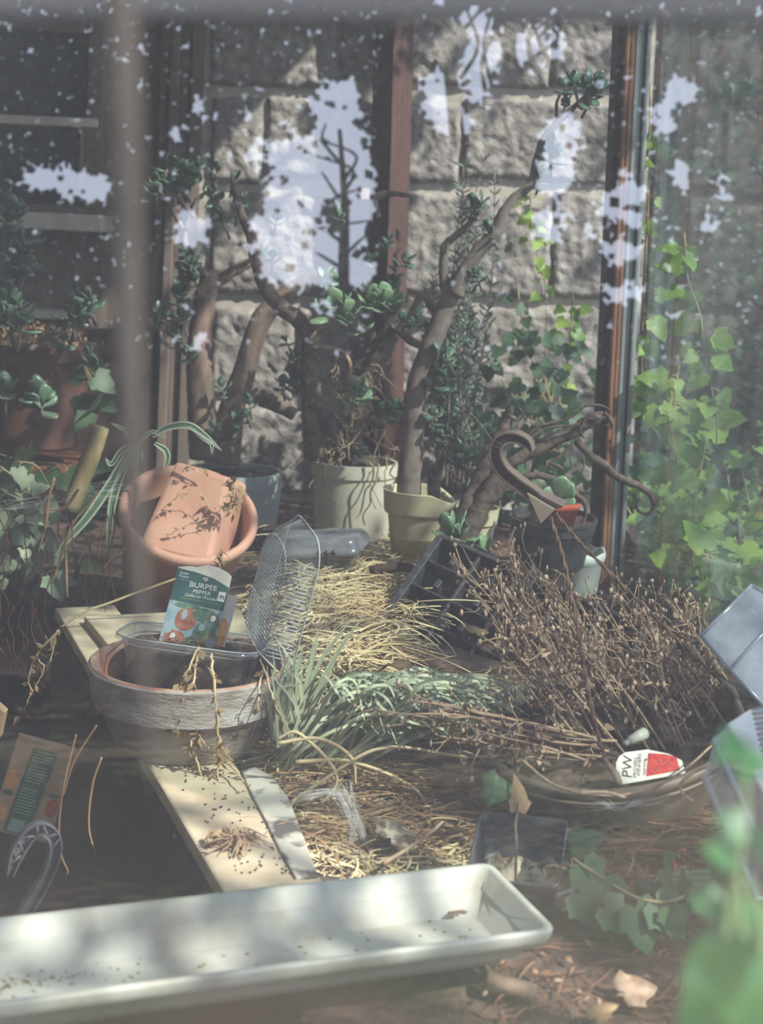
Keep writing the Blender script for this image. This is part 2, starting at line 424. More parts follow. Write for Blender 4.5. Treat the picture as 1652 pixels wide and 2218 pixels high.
mb = MB(); box(mb, -3.4, .74, 1.15, 4.5, 3.2, 3.26); struct(mb.build('added_ceiling', M_casing, None, False))  # opaque roof added out of view to cut the sky light from above
mb = MB(); box(mb, -1.36, -1.28, .33, 4.2, 0, 3.2); struct(mb.build('added_wall_left', M_casing, None, False))  # unseen side wall, added to darken the left end of the interior
mb = MB(); box(mb, -1.36, -.74, .30, .36, 0, 3.2); box(mb, -.74, .74, .40, .46, 2.06, 3.2); box(mb, -.74, .74, .16, .20, 0, .42); struct(mb.build('added_wall_front', M_casing, None, False))  # unseen boards round the pane, added to hold back sky light from the front
# rock-faced stone wall: rough blocks of one wall on a mortar bed
YW = 4.2
mb = MB()
courses = [(-260, -30, (520, 900, 1250)), (-30, 203, (455, 735, 1196)), (203, 408, (455, 574, 1000)), (408, 657, (455, 830, 1194)), (657, 870, (455, 640, 1010)), (870, 1080, (455, 800, 1150)), (1080, 1320, (455, 640, 1000))]
for (va, vb, cols) in courses:
    cols = list(cols); cols[0] = 455; cols.append(1345)
    for ua, ub in zip(cols, cols[1:]):
        a, b = W(ua + 5, va + 5, YW), W(ub - 5, vb - 5, YW)
        nx, nz = max(6, int((b.x - a.x) / .008)), max(6, int((a.z - b.z) / .008))
        vs, fs = [], []
        for j in range(nz + 1):
            for i in range(nx + 1):
                s, t = i / nx, j / nz
                e = min(s * (b.x - a.x), (1 - s) * (b.x - a.x), t * (a.z - b.z), (1 - t) * (a.z - b.z))
                p = V((a.x + (b.x - a.x) * s, 0, a.z + (b.z - a.z) * t))
                rough = noise.noise(p * 6 + V((ua, va, 0))) * .010 + noise.noise(p * 19) * .006 + abs(noise.noise(p * 9 + V((9, 0, 0)))) * .012 + noise.noise(p * 48) * .007
                h = min(1, e / .012) ** .6 * .026 + rough * min(1, e / .025)
                jit = V((noise.noise(p * 25), 0, noise.noise(p * 25 + V((5, 5, 5))))) * .006
                vs.append(V((p.x, YW - h, p.z)) + jit)
        for j in range(nz):
            for i in range(nx):
                k = j * (nx + 1) + i; fs.append((k, k + 1, k + nx + 2, k + nx + 1))
        mb.add(vs, fs)
wall = struct(mb.build('wall_back', M_stone))
mb = MB(); a, b = W(440, -280, YW), W(1350, 1330, YW)
box(mb, a.x, b.x, YW - .006, YW + .25, B - .1, a.z)
mb.build('mortar', M_mortar, wall, False)
# wooden stud in front of the stone
mb = MB(); a, b = W(858, 60, YW - .12), W(826, 1010, YW - .12)
tube(mb, [W(862, -250, YW - .12), W(826, 1040, YW - .12)], .058, 4, cap=True)
struct(mb.build('trim_1', M_redwood, smooth=False))

# left: house window and casing
YL = YW - .05
def vboard(name, u0, u1, v0, v1, Y, dep, m, parent=None, slope=0):
    """upright board seen from u0 to u1 at mid height, following the true vertical"""
    mb = MB(); a, b = W(u0, (v0 + v1) / 2, Y), W(u1, (v0 + v1) / 2, Y)
    zt, zb = W((u0 + u1) / 2, v0, Y).z, W((u0 + u1) / 2, v1, Y).z
    box(mb, a.x, b.x, Y, Y + dep, zb, zt)
    return mb.build(name, m, parent, smooth=False, bevel=.004)
struct(vboard('wall_left', -900, 455, -200, 1500, YL + .10, .12, M_casing))
for i, (a, b, d) in enumerate(((334, 352, .05), (354, 374, .07), (376, 398, .045), (400, 428, .06))):
    struct(vboard('trim_%d' % (i + 2), a, b, -100, 1150, YL + .10 - d, d, M_casing))
struct(vboard('trim_6', 429, 462, -100, 1150, YL + .075, .03, M_darkwood))
win = struct(thing('window_1', None, None, W(100, 480, YL)))
for n_, a in (('window_frame', (-400, 215, 22, 58)), ('meeting_rail', (-400, 212, 243, 263)), ('lower_rail', (-400, 215, 434, 452))):
    vboard(n_, a[0], a[1], a[2], a[3], YL + .02, .10, M_casing if n_ != 'meeting_rail' else M_cream_wood, win)
vboard('stile', 186, 224, 40, 452, YL + .03, .09, M_casing, win)
vboard('stile', 172, 188, 262, 440, YL + .05, .06, M_cream_wood, win)
vboard('window_sill', -400, 222, 452, 489, YL - .07, .2, M_cream_wood, win)
vboard('pane', -400, 190, 56, 245, YL + .085, .02, M_hglass, win)
vboard('pane', -400, 190, 262, 436, YL + .075, .02, M_hglass, win)
struct(vboard('trim_7', -300, 165, 666, 684, YL - .04, .15, M_cream_wood))
struct(vboard('baseboard_left', -900, 330, 690, 1500, YL + .05, .06, M_darkwood))

# corner post: dark rebate, cedar face, aluminium glazing channel
YP = 3.2
def post(name, ub, ut, m, dep, Yo=0):
    mb = MB(); Y = YP + Yo
    xb0, xb1 = W(ub[0], 1250, Y).x, W(ub[1], 1250, Y).x
    xt0, xt1 = W(ut[0], 100, Y).x, W(ut[1], 100, Y).x
    zb, zt = B - .08, 2.35
    za, zc = W(ub[0], 1250, Y).z, W(ut[0], 100, Y).z
    ex = lambda b, t, z: b + (t - b) * (z - za) / (zc - za)
    mb.add([V((ex(b, t, z), y, z)) for z in (zb, zt) for (b, t, y) in ((xb0, xt0, Y), (xb1, xt1, Y), (xb1, xt1, Y + dep), (xb0, xt0, Y + dep))],
           [(3, 2, 1, 0), (4, 5, 6, 7), (0, 1, 5, 4), (1, 2, 6, 5), (2, 3, 7, 6), (3, 0, 4, 7)])
    return struct(mb.build(name, m, smooth=False, bevel=.003))
post('trim_8', (1284, 1302), (1338, 1357), M_darkwood, .10, .03)
post('trim_9', (1300, 1309), (1355, 1364), M_cedar, .10, .0)
post('trim_10', (1309, 1319), (1365, 1376), M_cedar, .10, .012)
post('trim_11', (1319, 1335), (1377, 1396), M_alu, .05, .01)
post('trim_12', (1336, 1340), (1397, 1402), M_darkwood, .05, .02)
post('trim_13', (1340, 1350), (1401, 1411), M_alu, .05, .0)
XG = W(1400, 700, YP).x
mb = MB(); box(mb, XG, XG + .004, 1.25, YP, B - .1, 2.35); struct(mb.build('window_2', M_sglass, smooth=False))
mb = MB(); box(mb, XG - .01, XG + .05, .9, YP, .1, B - .02); struct(mb.build('wall_right', M_darkwood, smooth=False))

# the window the picture is taken through: a sloping dusty pane, its head rail
YG = .33; TILT = math.radians(6)
gn = V((0, -math.cos(TILT), math.sin(TILT)))
gu = V((0, math.sin(TILT), math.cos(TILT)))
gc = V((0, YG, 1.40))
mb = MB(); slab(mb, [gc + V((sx * .75, 0, 0)) + gu * t for sx, t in ((-1, -.95), (1, -.95), (1, .65), (-1, .65))], gn, .0)
mb.f = mb.f[:1]; mb.v = mb.v[:4]
struct(mb.build('window_3', M_glass, smooth=False))
mb = MB(); a, b = W(-500, -90, .42), W(2100, 50, .42)
q = [W(-300, 22, .42), W(2000, 40, .42), W(2000, -200, .46), W(-300, -200, .46)]
slab(mb, q, V((0, -1, 0)), .02); struct(mb.build('trim_14', M_rail, smooth=False))

# ------------------------------------------------------------------ bench
def bench():
    t = thing('potting_bench', 'weathered pale wooden bench with reddish side boards under the clay bowl', 'bench', G(250, 1600, .1))
    n = edge_n
    far, near = EL - edge_d * .02, EF + edge_d * .16
    # long plank
    mb = MB(); slab(mb, [far, near, near + n * .118, far + n * .118], V((0, 0, 1)), .022); mb.build('plank', M_paleboard, t, False, .004)
    # cross board at the back end and the raised inner board
    a, b, c, d = G(182, 1334, B + .016), G(262, 1432, B + .016), G(560, 1400, B + .016), G(520, 1318, B + .016)
    mb = MB(); slab(mb, [a, d, c, b][::-1], V((0, 0, 1)), .018); mb.build('inner_board', M_paleboard, t, False, .003)
    # side boards with gaps
    L = (near - far).length; k = 0; x = 0
    while x < L - .05:
        w = .105 + .02 * ((k * 7) % 3)
        p, q = far + edge_d * x + n * .012, far + edge_d * min(L, x + w - .006) + n * .012
        mb = MB(); dz = V((0, 0, -.026))
        zl = V((0, 0, -(.60)))
        slab(mb, [p + dz, q + dz, q + zl, p + zl], n, .016)
        mb.build('side_board', M_redwood if k < 3 else M_darkwood, t, False, .002)
        x += w; k += 1
bench()
# peeling piece of board beside the plank
mb = MB()
q = [G(u, v, B + .004) for u, v in ((522, 1668), (552, 1660), (590, 1680), (625, 1728), (650, 1790), (672, 1850), (690, 1895), (640, 1900), (606, 1840), (575, 1775), (545, 1720))]
slab(mb, q[::-1], V((0, 0, 1)), .008)
tag(mb.build('painted_board', M_greyboard, None, False, .002), 'curved offcut of pale painted board with dark peeling patch beside the bench plank', 'board')

# ------------------------------------------------------------------ pots
def lathe_pot(name, prof, M, m, parent, n=48, wob=0): 
    mb = MB(); lathe(mb, prof, n, M, wob); o = mb.build(name, m, parent); e = o.modifiers.new('edges', 'EDGE_SPLIT'); e.split_angle = .6; return o
# 1. limed terracotta bowl on the plank
zb = B + .001; Yb_ = G(425, 1660, zb).y + .101
c = W(412, 1430, Yb_); h = c.z - zb; rb = px(221, Yb_)
t = thing('clay_bowl_pot', 'wide whitewashed terracotta bowl planter standing on the bench plank', 'flower pot', (c.x, c.y, zb))
Mx = Matrix.Translation(V((c.x, c.y, zb)))
lathe_pot('body', [(0, 0), (.101, 0), (.106, .004), (.1315, h - .056), (.132, h - .0555), (.1395, h - .055), (.1405, h - .054), (rb - .001, h - .006), (rb, h - .003), (rb - .002, h - .001)], Mx, M_bowl, t, 64, .006)
lathe_pot('rim', [(rb - .002, h - .001), (rb - .004, h + .001), (rb - .011, h), (rb - .014, h - .01), (.128, h - .06), (.10, .02), (0, .015)], Mx, M_bowlrim, t, 64, .004)
mb = MB(); disc(mb, .132, h - .045, 40, Mx, .012); mb.build('soil', M_soil, t)
BOWL = (V((c.x, c.y, zb)), h, rb)

# 2. clear clamshell tub standing in the bowl
tc_ = W(420, 1380, 2.045)
Mt = Matrix.Translation(tc_) @ Matrix.Rotation(math.radians(-4), 4, 'Z') @ Matrix.Rotation(math.radians(4), 4, 'Y') @ Matrix.Rotation(math.radians(-6), 4, 'X')
t = thing('clear_tub', 'clear plastic clamshell tub of soil with ribbed lid raised, set in the clay bowl', 'plastic container', tuple(Mt @ V((0, 0, -.075))))
mb = MB(); rtub(mb, [(.165, .095, -.072), (.18, .11, -.07), (.196, .128, -.016), (.20, .132, -.012), (.205, .137, -.002), (.218, .15, 0), (.219, .151, -.006)], .04, Mt); mb.f.pop()
tub = mb.build('tub', M_clearp, t)
mb = MB()
for z, w, d in ((-.012, .201, .133), (0, .219, .151)):
    pts = [Mt @ V((x, y, z)) for x, y in rrect(w, d, .045, 6)]; tube(mb, pts + pts[:1], .0011, 5)
mb.build('rim_bead', M_rib, tub)
mb = MB(); n = 30
vs = [Mt @ V((0, 0, -.006))]; fs = []
for i in range(1, 9):
    for j in range(40):
        a = 2 * PI * j / 40; s = i / 8
        x, y = .094 * math.copysign(abs(math.cos(a)) ** .6, math.cos(a)) * s, .06 * math.copysign(abs(math.sin(a)) ** .6, math.sin(a)) * s
        vs.append(Mt @ V((x, y, -.008 + noise.noise(V((x * 60, y * 60, 0))) * .006 + noise.noise(V((x * 170, y * 170, 0))) * .004 - .006 * s)))
for j in range(40): fs.append((0, 1 + j, 1 + (j + 1) % 40))
for i in range(7):
    for j in range(40):
        a = 1 + i * 40; fs.append((a + j, a + 40 + j, a + 40 + (j + 1) % 40, a + (j + 1) % 40))
b2 = [Mt @ V((math.copysign(abs(math.cos(a)) ** .6, math.cos(a)) * .086, math.copysign(abs(math.sin(a)) ** .6, math.sin(a)) * .05, -.068)) for a in (2 * PI * j / 40 for j in range(40))]
k0 = len(vs); vs += b2; a = 1 + 7 * 40
fs += [(a + j, k0 + j, k0 + (j + 1) % 40, a + (j + 1) % 40) for j in range(40)]
mb.add(vs, fs); mb.build('soil', M_soil, t)
# lid: shallow ribbed dome standing on the right-hand edge
h0, h1 = W(592, 1428, 2.05), W(668, 1140, 2.02)
up = (h1 - h0).normalized(); nr = V((-.92, -.38, .05)); nr = (nr - up * nr.dot(up)).normalized()
LL = (h1 - h0).length; Ml = frame((h0 + h1) / 2, nr, up)          # x = up, z = dome direction
mb = MB(); rtub(mb, [(LL, .15, 0), (LL - .004, .147, .002), (LL - .03, .125, .030), (LL - .05, .105, .040)], .045, Ml); mb.f.pop(-2)
lid = mb.build('lid', M_clearp, t)
mb = MB()
for i in range(26):
    x = -LL / 2 + .035 + (LL - .07) * i / 25
    yy = .050 * min(1, (LL / 2 - abs(x)) / .05 + .2)
    tube(mb, [Ml @ V((x, -yy, .0405)), Ml @ V((x, yy, .0405))], .0011, 4)
    tube(mb, [Ml @ V((x, -.058, .039)), Ml @ V((x, -.072, .006))], .0010, 4)
mb.build('rib', M_rib, lid)
mb = MB(); pts = [Ml @ V((x, y, 0)) for x, y in rrect(LL, .15, .045, 6)]; tube(mb, pts + pts[:1], .0014, 5)
pts = [Ml @ V((x, y, .040)) for x, y in rrect(LL - .05, .106, .04, 6)]; tube(mb, pts + pts[:1], .0010, 5); mb.build('rim_bead', M_rib, lid)
mb = MB()
for k in range(5): put(mb, IVY, Ml @ V((-.03 + k * .004, -.03, -.004)), rv(), rv(), .018)
mb.build('caught_leaf', M_crisp, lid)

# 3. seed packets
def font(name, txt, size, M, m, parent, ext=.0001, align='LEFT', shear=0, sx=1):
    cu = bpy.data.curves.new(name, 'FONT'); cu.body, cu.size, cu.extrude, cu.align_x, cu.shear = txt, size, ext, align, shear
    cu.materials.append(m)
    o = bpy.data.objects.new(name, cu); COL.objects.link(o)
    o.matrix_world = M @ Matrix.Diagonal((sx, 1, 1, 1))
    mw = o.matrix_world.copy()
    bpy.context.view_layer.update()
    me = bpy.data.meshes.new_from_object(o.evaluated_get(bpy.context.evaluated_depsgraph_get()))
    bpy.data.objects.remove(o); o = bpy.data.objects.new(name, me); COL.objects.link(o)
    if not me.materials: me.materials.append(m)
    o.parent = parent
    if parent.type == 'EMPTY': o.matrix_parent_inverse = Matrix.Translation(-parent.location)
    o.matrix_basis = mw
    return o
YK = 2.055
TL, TR, BL = W(386, 1228, YK), W(503, 1248, YK - .004), W(338, 1410, YK - .01)
ex = TR - TL; wk = ex.length; ex.normalize(); ey = TL - BL; ey = ey - ex * ey.dot(ex); hk = ey.length; ey.normalize(); ez = ex.cross(ey)
BL0 = TL - ey * hk
Mk = Matrix(((ex.x, ey.x, ez.x, BL0.x), (ex.y, ey.y, ez.y, BL0.y), (ex.z, ey.z, ez.z, BL0.z), (0, 0, 0, 1)))
def MK(x, y, z=0): return Mk @ V((x * wk, y * hk, z))
SH = (TL - BL).dot(ex) / wk                              # how far the packet leans
t = thing('seed_packet', 'teal pepper seed packet with torn white top stuck upright in the tub', 'seed packet', tuple(MK(.5, 0)))
def poly(name, pts, m, z, par, th=.0006):
    mb = MB(); slab(mb, [MK(x - (1 - y) * SH, y, z) for x, y in pts], ez, th); return mb.build(name, m, par, False)
body = poly('packet', [(0, 0), (1, 0), (1, .86), (.99, .99), (.9, 1.03), (.7, 1.07), (.5, 1.075), (.32, 1.03), (.2, 1.03), (.0, 1.0)], M_paper, 0, t, .002)
poly('banner', [(0, .62), (1, .58), (1, .86), (.7, .935), (.35, .975), (0, .99)], M_teal, .0004, t)
photo = poly('photo_print', [(0, .0), (1, .0), (1, .575), (0, .615)], M_pblue, .0004, t)
def ell(name, cx, cy, rx, ry, m, z, par, k=14, dent=0):
    pts = [(cx + rx * math.cos(a) * (1 + dent * math.cos(3 * a)), cy + ry * math.sin(a) * (1 + dent * math.cos(2 * a))) for a in (2 * PI * i / k for i in range(k))]
    return poly(name, pts, m, z, par, .0003)
for (x, y, a, b, m) in ((.70, .50, .22, .085, M_pgreen), (.86, .42, .13, .12, M_pgreen), (.38, .42, .20, .14, M_pred), (.76, .28, .22, .15, M_pgreen), (.25, .17, .2, .12, M_pred), (.60, .13, .2, .11, M_pgreen), (.90, .14, .09, .12, M_pblue), (.1, .32, .1, .1, M_pblue), (.34, .575, .24, .03, M_pgreen)):
    ell('pepper_print', x, y, a, b, m, .0007 + U(0, .0003), photo, 14, .06)
for (x, y, a, b, m) in ((.33, .47, .05, .07, M_pblue), (.44, .40, .03, .06, M_pred), (.70, .36, .06, .05, M_pblue), (.82, .25, .04, .08, M_lime), (.22, .20, .05, .05, M_paper), (.57, .16, .04, .05, M_pblue), (.86, .48, .05, .04, M_paper), (.36, .555, .03, .012, M_lime), (.74, .425, .03, .02, M_lime)):
    ell('highlight_print', x, y, a, b, m, .0012, photo, 9, .1)
def kt(txt, x, y, sz, m=M_white, al='CENTER', shear=0, sx=1):
    M = Mk @ Matrix.Translation(V(((x - (1 - y) * SH) * wk, y * hk, .0007))) @ Matrix.Rotation(-.0, 4, 'Z')
    return font('lettering', txt, sz * hk, M, m, t, .0001, al, shear, sx)
kt('BURPEE', .54, .80, .085, sx=1.15); kt('PEPPER', .54, .735, .062, sx=1.1); kt('California Wonder', .54, .685, .050, shear=.25)
kt('PIMIENTO Maravilla de California', .54, .645, .032, M_lime)
kt('Sweet', .06, .93, .042, al='LEFT'); kt('Pepper', .06, .893, .042, al='LEFT'); kt('Pimiento dulce', .06, .86, .026, M_pblue, 'LEFT')
poly('price_sticker', [(.84, .69), (.97, .69), (.97, .80), (.84, .80)], M_white, .0008, t)
font('lettering', '.95', .062 * hk, Mk @ Matrix.Translation(V(((.85 - .26 * SH) * wk, .72 * hk, .0013))), M_ink, t)
for k in range(5):
    a = 2 * PI * k / 5 + .3; ell('flower_emblem', .54 + .028 * math.cos(a), .915 + .018 * math.sin(a), .016, .011, M_pred if k % 2 else M_white, .0008, t, 6)
# packet behind it
t2 = thing('seed_packet', 'cream and orange seed packet half hidden behind the teal packet', 'seed packet', tuple(MK(1.0, 0, -.02)))
Mk2 = Mk.copy(); Mk = Matrix.Translation(-ez * .008 + ex * .012) @ Mk2
poly('packet', [(.1, 0), (1.04, 0), (1.04, .76), (.2, .82)], M_paper, 0, t2, .002)
poly('photo_print', [(.5, 0), (1.0, 0), (1.0, .44), (.9, .5), (.6, .40)], M_orange, .0004, t2)
Mk = Mk2

# 4. big round pot, tipped towards the window
c0, c1 = W(362, 1322, 2.98), W(410, 1107, 2.83)
ax = (c1 - c0); H = ax.length; Mb = frame(c0, ax)
R1 = px(153, 2.83); rb_ = px(100, 2.95)
t = thing('terracotta_pot', 'large tipped terracotta planter with rounded rim holding a square pot', 'flower pot', tuple(c0))
mb = MB()
lathe(mb, [(0, 0), (rb_ - .005, 0), (rb_, .006), (R1 - .012, H - .03), (R1 - .004, H - .024), (R1 + .001, H - .014), (R1, H - .004), (R1 - .006, H + .002), (R1 - .014, H), (R1 - .019, H - .01), (R1 - .022, H - .03), (rb_ - .008, .02), (0, .016)], 72, Mb)
mb.build('pot_body', M_terra, t)
mb = MB(); disc(mb, R1 - .05, H * .35, 36, Mb, .01); mb.build('soil', M_soil, t)
# 5. square pot lying in it, base uppermost
t = thing('square_clay_pot', 'square terracotta pot turned over inside the large round planter', 'flower pot', tuple(W(385, 1150, 2.9)))
mb = MB()
ft = [W(378, 998, 2.84), W(497, 1034, 2.83)]; fb = [W(296, 1185, 2.745), W(452, 1222, 2.745)]
dp = V((.030, .10, -.03)); dpb = V((.03, .13, -.05))
vs = ft + [p + dp for p in ft] + fb + [p + dpb for p in fb]
mb.add(vs, [(0, 4, 5, 1), (1, 5, 7, 3), (3, 7, 6, 2), (2, 6, 4, 0), (0, 1, 3, 2), (4, 6, 7, 5)])
mb.build('pot_body', M_terra, t, False, .009)
# dead creeper over both pots
def creeper(name, label, cat, paths, r=.0011, nl=30, m=M_crisp, ms=M_straw, ls=.007, group=None):
    a = paths[0][0]
    t = thing(name, label, cat, tuple(a), group)
    s = MB(); l = MB()
    for p in paths:
        q = cr(p, 6)
        q = [x + rv() * .0015 for x in q]
        tube(s, q, [r, r * .6], 4)
        for k in range(max(2, nl // len(paths))):
            x = random.choice(q); put(l, QUAD, x + rv() * .003, rv() + V((0, 0, -.5)), rv(), ls * U(.6, 1.5), U(.5, 1.1), U(-.6, .6))
    s.build('stem', ms, t); l.build('foliage', m, t)
    return t
yc = 2.735
creeper('dead_creeper', 'thin dead creeper clinging to the square clay pot', 'dead plant', [PW([(348, 1110), (372, 1085), (395, 1070), (430, 1068), (446, 1085), (452, 1098), (443, 1110)], 2.765), PW([(362, 1160), (400, 1140), (440, 1125), (470, 1110), (488, 1100)], 2.75), PW([(400, 1015), (425, 1010), (450, 1025)], 2.80)], .0009, 60, ls=.009)
creeper('dead_creeper', 'bunch of crisp dead leaves caught between square pot and planter rim', 'dead plant', [PW([(498, 1035), (515, 1060), (525, 1075), (512, 1090), (505, 1110)], 2.76), PW([(500, 1040), (505, 1065), (498, 1090), (485, 1110)], 2.755), PW([(475, 1190), (474, 1210), (478, 1232)], 2.64)], .0012, 60, ls=.016)

# ------------------------------------------------------------------ potted jades
def potted(name, label, cat, base):
    return thing(name, label, cat, tuple(base))
def pot_at(t, u, v, Y, rpx, hpx, prof, m, soil=True, tip=(0, 0), sm=M_soil):
    """prof: [(radius fraction, height fraction)] outer from base to rim; inner wall follows"""
    c = W(u, v, Y); r = px(rpx, Y); h = px(hpx, Y)
    z = V((tip[0], tip[1], 1)); Mp = frame(c - z.normalized() * h, z)
    out = [(0, 0)] + [(a * r, b * h) for a, b in prof]
    inn = [(r * .93, h), (r * .91, h * .9), (prof[0][0] * r * .9, h * .06), (0, h * .05)]
    o = lathe_pot('pot', out + inn, Mp, m, t, 48)
    if soil: mb = MB(); disc(mb, r * .9, h * .88, 36, Mp, .012); mb.build('soil', sm, t)
    return Mp, r, h
def branch(mb, pts, Y, rs, k=6, n=8, wob=.25):
    q = cr(PW(pts, Y), k); tube(mb, [p + V((noise.noise(p * 20), noise.noise(p * 20 + V((4, 0, 0))), 0)) * .003 for p in q], rs, n, wob)
def cluster(lm, sm, spots, Y, s=.028, dirs=None):
    for sp_ in spots:
        u, v = sp_[0], sp_[1]; sz = (sp_[2] if len(sp_) > 2 else s) * 1.6; yy = sp_[3] if len(sp_) > 3 else Y
        rosette(lm, W(u, v, yy), V((U(-.5, .5), U(-.7, .1), 1)), sz, random.choice((2, 3, 3)), .5, sm)

# a) blue-grey pot with the two thick trunks
t = potted('potted_jade_plant', 'old jade plant with two thick trunks in a blue-grey pot behind the tipped planter', 'potted plant', W(505, 1125, 3.62))
pot_at(t, 505, 1018, 3.62, 108, 112, [(.90, 0), (.93, .03), (.97, .5), (1.0, .97), (1.0, 1)], M_bluepot)
mb = MB()
branch(mb, [(442, 990), (436, 880), (430, 790), (438, 690), (450, 620), (452, 585)], 3.66, [px(34, 3.66), px(30, 3.66), px(27, 3.66), px(24, 3.66), px(20, 3.66)], 8, 12, .12)
branch(mb, [(455, 620), (500, 590), (540, 570), (575, 548)], 3.68, [px(15, 3.66), px(11, 3.66), px(8, 3.66)])
branch(mb, [(480, 1000), (500, 900), (530, 800), (568, 690), (620, 640), (690, 596)], 3.68, [px(38, 3.66), px(28, 3.66), px(24, 3.66), px(22, 3.66), px(17, 3.66)], 8, 12, .12)
branch(mb, [(530, 840), (570, 860), (610, 880), (640, 900)], 3.70, [px(20, 3.66), px(22, 3.66), px(12, 3.66)])
tr = mb.build('trunk', M_barkw, t)
mb = MB(); lm = MB()
branch(mb, [(450, 600), (415, 560), (400, 500), (420, 440), (440, 425)], 3.62, [.010, .006, .004])
branch(mb, [(445, 640), (410, 650), (395, 690), (355, 690)], 3.6, [.008, .005, .004])
branch(mb, [(400, 760), (352, 740), (345, 690)], 3.6, [.006, .004])
branch(mb, [(420, 470), (380, 420), (360, 395)], 3.6, [.006, .004])
branch(mb, [(400, 500), (350, 420), (330, 400)], 3.6, [.006, .004]); branch(mb, [(400, 500), (430, 430), (470, 405)], 3.6, [.006, .004])
cluster(lm, mb, [(362, 362), (385, 352), (405, 370), (420, 385, .026), (345, 385), (335, 405), (380, 395), (430, 360), (470, 372), (395, 395), (330, 420), (505, 392), (460, 420), (520, 440), (415, 560), (400, 545), (420, 600), (398, 620), (385, 640), (410, 575), (345, 680), (335, 700), (360, 690), (392, 690), (410, 760), (385, 735), (480, 840, .024), (465, 930, .022), (515, 905, .022), (535, 905, .02), (540, 870, .02), (500, 950, .02), (570, 550, .024), (590, 560, .024), (480, 470), (600, 470, .022), (610, 830, .022), (630, 770, .018), (620, 740, .018)], 3.6, .026)
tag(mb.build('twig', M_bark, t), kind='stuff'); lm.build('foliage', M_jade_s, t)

# b) off-white pot
t = potted('potted_jade_plant', 'gnarled jade plant with pale leaf tufts in a wide off-white pot', 'potted plant', W(770, 1150, 3.45))
pot_at(t, 768, 998, 3.45, 94, 165, [(.80, 0), (.84, .02), (.93, .6), (.955, .80), (1.0, .83), (1.01, .90), (1.0, 1)], M_whitepot)
mb = MB()
branch(mb, [(682, 990), (676, 900), (670, 800), (672, 735), (655, 700), (615, 670), (578, 630), (556, 570), (545, 520), (525, 470), (508, 420), (502, 385)], 3.42, [px(26, 3.42), px(22, 3.42), px(20, 3.42), px(17, 3.42), px(14, 3.42), px(9, 3.42), px(5, 3.42)], 7, 10, .15)
branch(mb, [(735, 1000), (770, 880), (815, 780), (850, 700), (880, 640)], 3.5, [px(32, 3.5), px(28, 3.5), px(26, 3.5), px(22, 3.5)], 8, 10, .6)
branch(mb, [(735, 950), (705, 905), (680, 870)], 3.4, [px(12, 3.4), px(14, 3.4), px(9, 3.4)])
branch(mb, [(815, 780), (800, 700), (790, 640), (800, 600)], 3.5, [px(16, 3.5), px(10, 3.5), px(6, 3.5)]); branch(mb, [(850, 700), (880, 730), (920, 755)], 3.45, [px(12, 3.4), px(8, 3.5)])
branch(mb, [(820, 470), (812, 430), (850, 420), (895, 425)], 3.5, [px(5, 3.5), px(8, 3.5), px(4, 3.5)])
mb.build('trunk', M_barkd, t)
mb = MB(); lm = MB()
branch(mb, [(672, 740), (690, 700), (705, 675)], 3.4, [.008, .006]); branch(mb, [(675, 745), (700, 718), (740, 705), (755, 695)], 3.4, [.008, .006])
branch(mb, [(672, 750), (720, 755), (745, 765), (758, 800), (748, 850), (757, 870)], 3.38, [.006, .005, .005, .004])
branch(mb, [(790, 640), (800, 655), (830, 662)], 3.4, [.006, .004])
for s_ in range(70):
    a = V((U(690, 830), U(760, 990), 0)); pts = [W(a.x, a.y, 3.42)]
    for k in range(4): pts.append(pts[-1] + V((U(-.03, .03), U(-.02, .02), U(-.035, .01))))
    tube(mb, cr(pts, 3), [.0022, .0012], 4, .3)
for x0, y0 in ((690, 1000), (700, 1005), (800, 1000), (835, 990), (850, 1000), (815, 1005), (680, 1050)):
    pts = [W(x0 + U(-8, 8) + k * U(-6, 6), y0 + k * U(14, 26), 3.335 - .006 * k) for k in range(5)]; tube(mb, cr(pts, 4), [.003, .0012], 4, .4)
tag(mb.build('twig', M_dead, t), kind='stuff')
cluster(lm, None, [(700, 672, .034), (722, 660, .036), (745, 668, .034), (755, 690, .036), (738, 650, .03), (770, 700, .03), (800, 650, .030), (815, 645, .028), (838, 655, .036), (850, 650, .03), (775, 842, .032), (770, 858, .026), (785, 850, .024), (700, 600, .026), (720, 610, .02)], 3.37)
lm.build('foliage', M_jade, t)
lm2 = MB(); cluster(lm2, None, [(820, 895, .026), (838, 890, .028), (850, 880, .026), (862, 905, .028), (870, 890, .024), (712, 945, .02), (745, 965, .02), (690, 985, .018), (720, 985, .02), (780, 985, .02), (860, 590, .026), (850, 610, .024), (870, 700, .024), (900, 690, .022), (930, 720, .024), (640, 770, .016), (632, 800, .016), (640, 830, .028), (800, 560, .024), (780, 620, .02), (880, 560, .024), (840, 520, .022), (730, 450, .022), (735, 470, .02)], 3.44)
lm2.build('foliage', M_jade_s, t)

